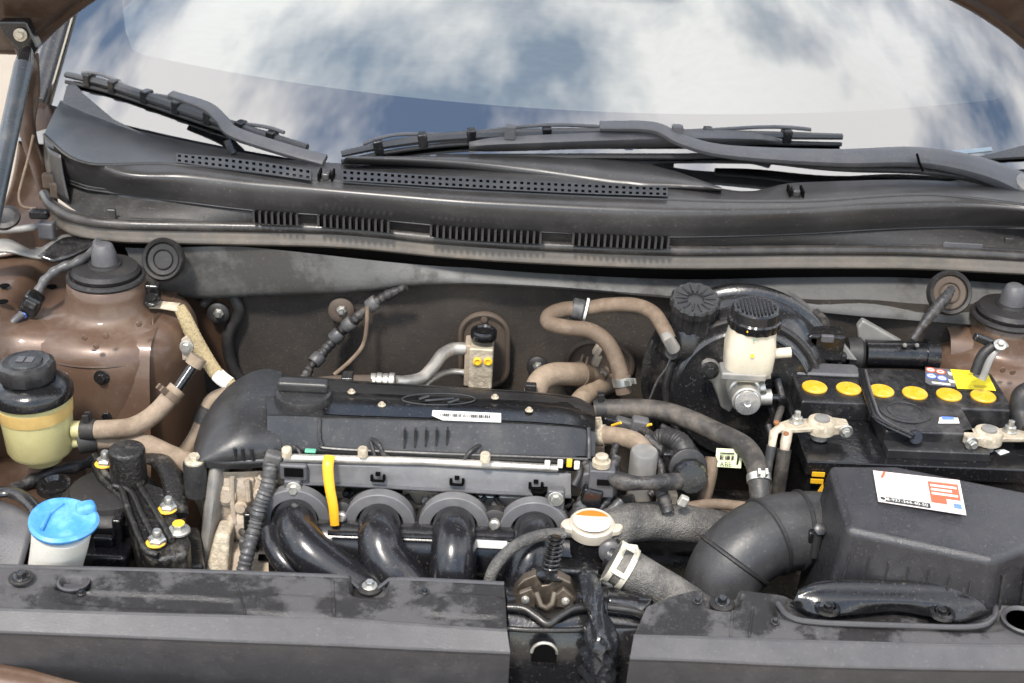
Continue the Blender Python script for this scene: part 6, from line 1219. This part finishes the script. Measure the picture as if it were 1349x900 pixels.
def battery_clamp(label, cpx, cpy, rot, mirror):
    c = Z(cpx, cpy, .872); t = thing('battery_clamp', label, 'terminal clamp', Vector((c.x, c.y, .846)), 'battery terminals')
    R = Matrix.Rotation(rot, 3, 'Z'); s = -1 if mirror else 1
    def L(x, y, z): return Vector((c.x, c.y, 0)) + R @ Vector((x * s, y, 0)) + Vector((0, 0, z))
    m_ = MB(); m_.lathe([(0.0095, -0.024), (0.009, 0.0), (0.0085, 0.003), (0.0075, 0.0036), (0.0001, 0.0036)], c, seg=28); build(m_, 'lead_post', GREYM, t)
    m_ = MB(); m_.lathe([(0.0100, -0.014), (0.0165, -0.014), (0.0168, -0.004), (0.0150, -0.0005), (0.0100, 0.0005)], c, seg=32); build(m_, 'clamp_ring', CREAMM, t)
    m_ = MB(); m_.prism([L(.010, .012, .870), L(.030, .008, .870), L(.030, -.008, .870), L(.010, -.012, .870)], (0, 0, -0.012)); build(m_, 'clamp_jaw', CREAMM, t, bevel=0.002)
    m_ = MB(); m_.tube([L(.026, .012, .864), L(.026, -.018, .864)], 0.0036, 10); jb = build(m_, 'jaw_bolt', STEEL, t); inst('bolt', BOLT_STEEL, jb, L(.026, -.010, .864), zrot(R @ Vector((0, -1, 0))), 0.75)
    m_ = MB(); m_.prism([L(-.010, .010, .868), L(-.030, .012, .867), L(-.052, .000, .866), L(-.052, -.014, .866), L(-.032, -.014, .867), L(-.010, -.012, .868)], (0, 0, -0.006)); build(m_, 'cable_plate', CREAMM, t, bevel=0.002)
    m_ = MB(); m_.lathe([(0.0085, 0), (0.0085, 0.001), (0.0062, 0.0015), (0.0062, 0.006), (0.0036, 0.0065), (0.0034, 0.013), (0.0001, 0.0135)], L(-.028, .002, .8675), seg=14); build(m_, 'plate_stud', STEEL, t)
    return t, L
bt1, L1 = battery_clamp('oxidised cream battery clamp on the left post with two cable lugs', 1083, 553, 0.05, False)
m_ = MB(); m_.tube([L1(-.046, -.006, .866), L1(-.056, -.014, .862), L1(-.059, -.024, .848)], [0.0055, 0.0055, 0.0045], 12, flat=0.6); build(m_, 'cable_lug', CREAMM, bt1)
m_ = MB(); m_.tube([L1(-.040, -.012, .864), L1(-.044, -.024, .856), L1(-.045, -.028, .846)], [0.0055, 0.0060, 0.0050], 12, flat=.7); build(m_, 'cable_lug', ALUT, bt1)
m_ = MB(); m_.tube([L1(-.059, -.023, .850), L1(-.062, -.032, .82), L1(-.062, -.034, .80), L1(-.060, -.03, .74)], 0.0055, 10); build(m_, 'cable', CONDUIT, bt1)
m_ = MB(); m_.tube([L1(-.045, -.027, .848), L1(-.047, -.036, .82), L1(-.047, -.036, .81), L1(-.045, -.03, .74)], 0.008, 12); build(m_, 'cable', HOSED, bt1)
for q in (L1(-.052, -.004, .868), L1(-.043, -.018, .862)):
    m_ = MB(); m_.lathe([(0.0035, 0), (0.003, 0.0025), (0.0001, 0.003)], q, (-.2, -.3, 1), 10); build(m_, 'copper_end', mat('dull_copper', (0.30, 0.13, 0.06), 0.5, metal=0.5), bt1)
bt2, L2 = battery_clamp('oxidised cream battery clamp on the right post near the frame edge', 1303, 567, 0.25, True)
m_ = MB(); m_.tube([L2(-.050, -.004, .866), L2(-.065, .006, .872), L2(-.085, .02, .878)], 0.010, 14); build(m_, 'red_boot', RUB, bt2)

# ================================================================== air filter box and hose
afb = thing('air_filter_box', 'big black plastic air filter box with a service sticker', 'air filter box', (0.45, 1.2, 0.66))
tl, tr, r2, fr_, fl2 = Z(1092, 611, .882), Z(1400, 655, .868), Z(1450, 690, .858), Z(1310, 738, .860), Z(1116, 697, .868)
tl2 = Z(1180, 611, .882); 
top_poly = [tl, tl2, tr, r2, fr_, fl2]
cen = sum(top_poly, Vector()) / len(top_poly)
def ring(z_off, grow):
    out = []
    for p in top_poly:
        d = (p - cen); d.z = 0; out.append(Vector((p.x, p.y, p.z + z_off)) + d.normalized() * grow)
    return out
m_ = MB(); m_.loft([ring(-0.20, 0.014), ring(-0.075, 0.009), ring(0, 0)]); lidb = build(m_, 'lid', mat('airbox_plastic', (0.020, 0.020, 0.023), 0.28, dust=0.45, dcol=(0.06, 0.058, 0.06), dlo=0.42, dhi=0.75, dscale=12, bump=0.3, bs=900), afb, bevel=0.008, bseg=4)
# ribs on the front face
for k in range(7):
    px = 1135 + k * 26; a = Y(px - 6, 706 + (px - 1116) * .21 + 30, 1) 
    f0 = lerp(fl2, fr_, (k + 0.6) / 7.6); 
    o_ = (f0 - cen); o_.z = 0; o_ = o_.normalized()
    m_ = MB(); m_.tube([f0 + o_ * 0.0055 + Vector((0, 0, -0.026)), f0 + o_ * 0.009 + Vector((0, 0, -0.06)), f0 + o_ * 0.011 + Vector((0, 0, -0.075))], 0.0009, 8); build(m_, 'face_rib', PLAS, lidb)
for k in range(5):
    f0 = lerp(fr_, r2, (k + 0.5) / 5); o_ = (f0 - cen); o_.z = 0; o_ = o_.normalized()
    m_ = MB(); m_.tube([f0 + o_ * 0.004 + Vector((0, 0, -0.02)), f0 + o_ * 0.008 + Vector((0, 0, -0.06)), f0 + o_ * 0.011 + Vector((0, 0, -0.09))], 0.002, 8); build(m_, 'face_rib', PLAS, lidb)
# sticker lies in the lid plane
n_ = (fl2 - tl).cross(fr_ - fl2).normalized(); n_ = n_ if n_.z > 0 else -n_
# plane through the three lid corners nearest the sticker
def TP(px, py, off=0.0008): return PL(px, py, fl2 + n_ * off, n_)
S00, S10, S11, S01 = TP(1157, 661), TP(1273, 679), TP(1264, 633), TP(1150, 620)
def ST(u, v, off=0.0): return lerp(lerp(S00, S10, u), lerp(S01, S11, u), v) + n_ * off
def spatch(u0, v0, u1, v1, m, nm, par, off):
    m_ = MB(); m_.prism([ST(u0, v0, off), ST(u1, v0, off), ST(u1, v1, off), ST(u0, v1, off)], n_ * 0.0003); return build(m_, nm, m, par)
stk = spatch(0, 0, 1, 1, mat('label_faded_pink', (0.60, 0.54, 0.52), 0.5, var=.05, bump=0, dust=.3, dcol=(.4,.36,.33), dscale=40), 'service_sticker', afb, 0.0)
spatch(.02, .86, .98, .97, INKP, 'sticker_header', stk, .0006); spatch(.62, .22, .965, .84, INKR, 'sticker_red_panel', stk, .0006)
spatch(.03, .03, .60, .17, INKB, 'sticker_phone_bar', stk, .0006); spatch(.03, .2, .16, .80, INKP, 'sticker_side_panel', stk, .0006)
spatch(.06, .24, .15, .76, LABW, 'sticker_side_text', stk, .0009); spatch(.80, .04, .97, .36, LABW, 'sticker_car_panel', stk, .0009); spatch(.87, .12, .96, .26, INKBL, 'sticker_car', stk, .0012)
su_ = (S10 - S00).normalized(); sv_ = (S01 - S00).normalized(); sw_ = (S10 - S00).length; sh_ = (S01 - S00).length
put_text('phone_number', '8-937-344-40-50', LABW, stk, ST(.10, .06, .0012), su_, sv_, sw_ * .47, sh_ * .085)
for k, (v0, w0) in enumerate(((.70, .30), (.58, .24), (.46, .30))):
    spatch(.64, v0, .64 + w0, v0 + .055, LABW, 'sticker_text_line', stk, .0010)
for k in range(12):
    if k == 6: continue
    spatch(.19 + k * .033, .765, .19 + k * .033 + .02, .81, INKG, 'sticker_title_letter', stk, .0008)
m_ = MB(); m_.prism([ST(.07, .76, .0012), ST(.10, .76, .0012), ST(.14, .97, .0012), ST(.115, .97, .0012)], n_ * .0003); build(m_, 'sticker_tick', INKR, stk)
m_ = MB(); q = ST(.055, .10, .0012); m_.tube([q + (su_ * math.cos(a) + sv_ * math.sin(a)) * .0032 for a in [2 * math.pi * k / 18 for k in range(19)]], .0005, 5); build(m_, 'sticker_ring', LABW, stk)

ih = thing('air_intake_hose', 'wide ribbed black rubber intake hose bending from the air filter box', 'intake hose', Z(960, 790, .72))
ip = path([(1108, 697, .800), (1085, 697, .800), (1055, 698, .800), (1020, 704, .798), (985, 722, .79), (958, 752, .77), (946, 795, .735), (944, 860, .68)], 12)
def irad(s): return 0.0385 + 0.0035 * math.sin(s * math.pi) + (0.0015 if 0.02 < s < 0.12 else 0)
m_ = MB(); m_.tube(ip, irad, 40); build(m_, 'hose_body', mat('intake_rubber', (0.026, 0.026, 0.027), 0.45, dust=0.5, dcol=(0.10, 0.095, 0.09), dscale=14, dlo=.4, dhi=.8), ih)
for s in (0.30, 0.47, 0.66):
    i = int(s * (len(ip) - 1)); d = ip[i + 1] - ip[i]; m_ = MB(); m_.lathe([(irad(s) - .001, -.0035), (irad(s) + .0022, -.0012), (irad(s) + .0022, .0012), (irad(s) - .001, .0035)], ip[i], d + Vector((0, 0, (0.4 - s) * 0.002)), 40); build(m_, 'hose_rib', RUB, ih)
m_ = MB(); i0 = int(0.2 * len(ip)); m_.tube([p + Vector((-0.01, -0.022, 0.034)) for p in ip[i0:int(.55 * len(ip))]], 0.0012, 6); build(m_, 'mould_line', PLAS, ih)
i = int(0.075 * (len(ip) - 1)); d = (ip[i + 1] - ip[i]).normalized()
m_ = MB(); m_.lathe([(0.0405, -.0055), (0.0430, -.0055), (0.0430, .0055), (0.0405, .0055)], ip[i], d, 44); ck = build(m_, 'clamp_band', PLASD, ih)
cq = Y(1077, 708, ip[i].y - 0.043); m_ = MB(); m_.box(cq + Vector((0, 0.002, 0)), (0.020, 0.010, 0.014)); build(m_, 'clamp_housing', PLASD, ck, bevel=0.002)
m_ = MB(); m_.tube([cq + Vector((0, -.002, .014)), cq + Vector((-.001, -.003, -.022))], 0.0048, 12); build(m_, 'clamp_screw', RUB, ck)
m_ = MB(); m_.lathe([(0.007, 0), (0.007, .004), (0.005, .005), (0.0001, .005)], cq + Vector((0, -.003, .012)), (0, -.7, .7), 6); build(m_, 'screw_head', PLAS, ck)
m_ = MB(); m_.lathe([(0.037, 0), (0.0395, .002), (0.0395, .014), (0.040, .016)], ip[0], d * -1, 44); build(m_, 'box_spigot', PLASD, afb)

# ================================================================== radiator cap, hoses
rn = thing('radiator_neck', 'radiator filler neck closed by a cream cap with an orange band', 'filler neck', Z(785, 760, .74))
rcc = Z(780, 690, .806); rax = Vector((0, -0.10, 1)).normalized()
m_ = MB(); m_.lathe([(0.024, -0.010), (0.0245, -.002), (0.0240, .0015), (0.022, .003), (0.0205, .0022), (0.001, .0030)], rcc, rax, 44); disc = build(m_, 'radiator_cap', mat('cap_cream', (0.52, 0.47, 0.39), 0.4, metal=0.2, dust=0.4, dcol=(0.5, 0.36, 0.22), dscale=40), rn)
for s in (-1, 1):
    m_ = MB(); q = rcc + Vector((s * .026, 0, -.002)); m_.prism([rcc + Vector((s * .018, .012, .0008)), rcc + Vector((s * .030, .007, .0005)), rcc + Vector((s * .034, .000, .0)), rcc + Vector((s * .030, -.008, .0)), rcc + Vector((s * .018, -.013, .0))], (0, 0, -.009)); build(m_, 'cap_ear', MATS['cap_cream'], disc, bevel=0.003)
m_ = MB(); ring_ = [rcc + rax * .0033 + Vector((0.0195 * math.cos(a), 0.0195 * math.sin(a), 0)) for a in [math.pi * (0.16 + 0.68 * k / 16) for k in range(17)]]; m_.prism([p + rax * .0004 for p in ring_], rax * .0006); build(m_, 'orange_band', INKO, disc)
m_ = MB(); m_.prism([rcc + rax * .0030 + Vector((0.0195 * math.cos(a), 0.0195 * math.sin(a), 0)) for a in [2 * math.pi * k / 36 for k in range(36)]], rax * .0004); build(m_, 'white_face', LABW, disc)
m_ = MB()
for (dx, dy, w_, h_) in ((-.007, -.010, .0006, .007), (.008, -.010, .0006, .007), (.0005, -.0135, .015, .0006)): m_.box(rcc + rax * .0037 + Vector((dx, dy, dy * 0.1)), (w_, h_, .0003))
for k in range(4): m_.box(rcc + rax * .0037 + Vector((-.004 + k * .003, -.0115, -.0011)), (.0018, .0012, .0003))
build(m_, 'printed_box', INKG, disc, kind='stuff'); m_ = MB(); m_.box(rcc + rax * .0037 + Vector((.004, -.001, 0)), (.007, .0025, .0003), Matrix.Rotation(.2, 3, 'Z')); build(m_, 'red_print', INKP, disc)
m_ = MB(); m_.lathe([(0.026, -0.075), (0.0255, -.030), (0.0225, -.022), (0.0215, -.010), (0.023, -.009), (0.0225, -.005)], rcc, rax, 40); build(m_, 'neck_tube', PLASD, rn)
m_ = MB(); m_.tube([Y(800, 733, rcc.y - .02), Y(830, 750, rcc.y - .03)], 0.0215, 28); build(m_, 'side_outlet', PLASD, rn)
m_ = MB(); m_.box(rcc + Vector((-.005, -.015, -.060)), (0.075, 0.045, 0.05)); build(m_, 'tank_body', PLASD, rn, bevel=0.008, bseg=3)
m_ = MB(); m_.tube([Y(738, 703, rcc.y), Y(757, 704, rcc.y)], 0.004, 12); build(m_, 'overflow_nipple', ALU, rn)
m_ = MB(); m_.lathe([(0.012, 0), (0.012, .01), (0.008, .013), (.001, .013)], Y(803, 724, rcc.y - .02), (0, -1, .3), 18); build(m_, 'bleed_plug', CONDUIT, rn)
oh, Q8 = hose('overflow_hose', 'thin grey overflow hose curving from the radiator cap to the left', [(742, 703, ('y', 1.205)), (715, 705, ('y', 1.195)), (688, 714, ('y', 1.185)), (664, 732, ('y', 1.175)), (648, 755, ('y', 1.165)), (640, 790, ('y', 1.16))], 0.0062, HOSEG)
uh, Q9 = hose('radiator_hose', 'thick grey dusty upper radiator hose running right behind the cap', [(792, 712, ('y', 1.25)), (806, 700, ('y', 1.255)), (826, 690, ('y', 1.265)), (860, 687, ('y', 1.28)), (905, 690, ('y', 1.29)), (940, 696, ('y', 1.29)), (970, 706, ('y', 1.29))], 0.0215, HOSEG, n=12, seg=28)
lh_, Q10 = hose('radiator_hose', 'thick grey hose with a white spring clamp running down beside the latch', [(806, 738, ('y', 1.185)), (830, 752, ('y', 1.18)), (860, 770, ('y', 1.175)), (890, 788, ('y', 1.17)), (930, 815, ('y', 1.165))], 0.0215, HOSEG, n=12, seg=28)
WC = mat('white_zinc_clamp', (0.72, 0.68, 0.56), 0.45, metal=0.3)
i = 6; dv = (Q10[i + 1] - Q10[i]).normalized()
for off in (-.0075, .0075):
    m_ = MB(); m_.lathe([(0.0216, -.0028), (0.0234, -.0028), (0.0234, .0028), (0.0216, .0028)], Q10[i] + dv * off, dv, 36); wc = build(m_, 'spring_clamp', WC, lh_)
tq = Q10[i] + dv * 0.004
m_ = MB(); cpt = Y(829, 730, tq.y - .012); m_.tube([cpt + Vector((-.007, .004, -.014)), cpt + Vector((-.008, 0, .004)), cpt + Vector((-.004, 0, .010)), cpt + Vector((.006, 0, .009)), cpt + Vector((.009, 0, .002)), cpt + Vector((.007, .004, -.012))], 0.0024, 8); build(m_, 'clamp_ear', WC, wc)
cross = MB(); 
for a in (0.2, 1.5, 2.9, 4.2):
    u5, v5, _ = frame_of(dv); cross.tube([Q10[i] + dv * -.0075 + (u5 * math.cos(a) + v5 * math.sin(a)) * .0226, Q10[i] + dv * .0075 + (u5 * math.cos(a) + v5 * math.sin(a)) * .0226], .003, 6)
build(cross, 'clamp_bridge', WC, wc, kind='stuff')
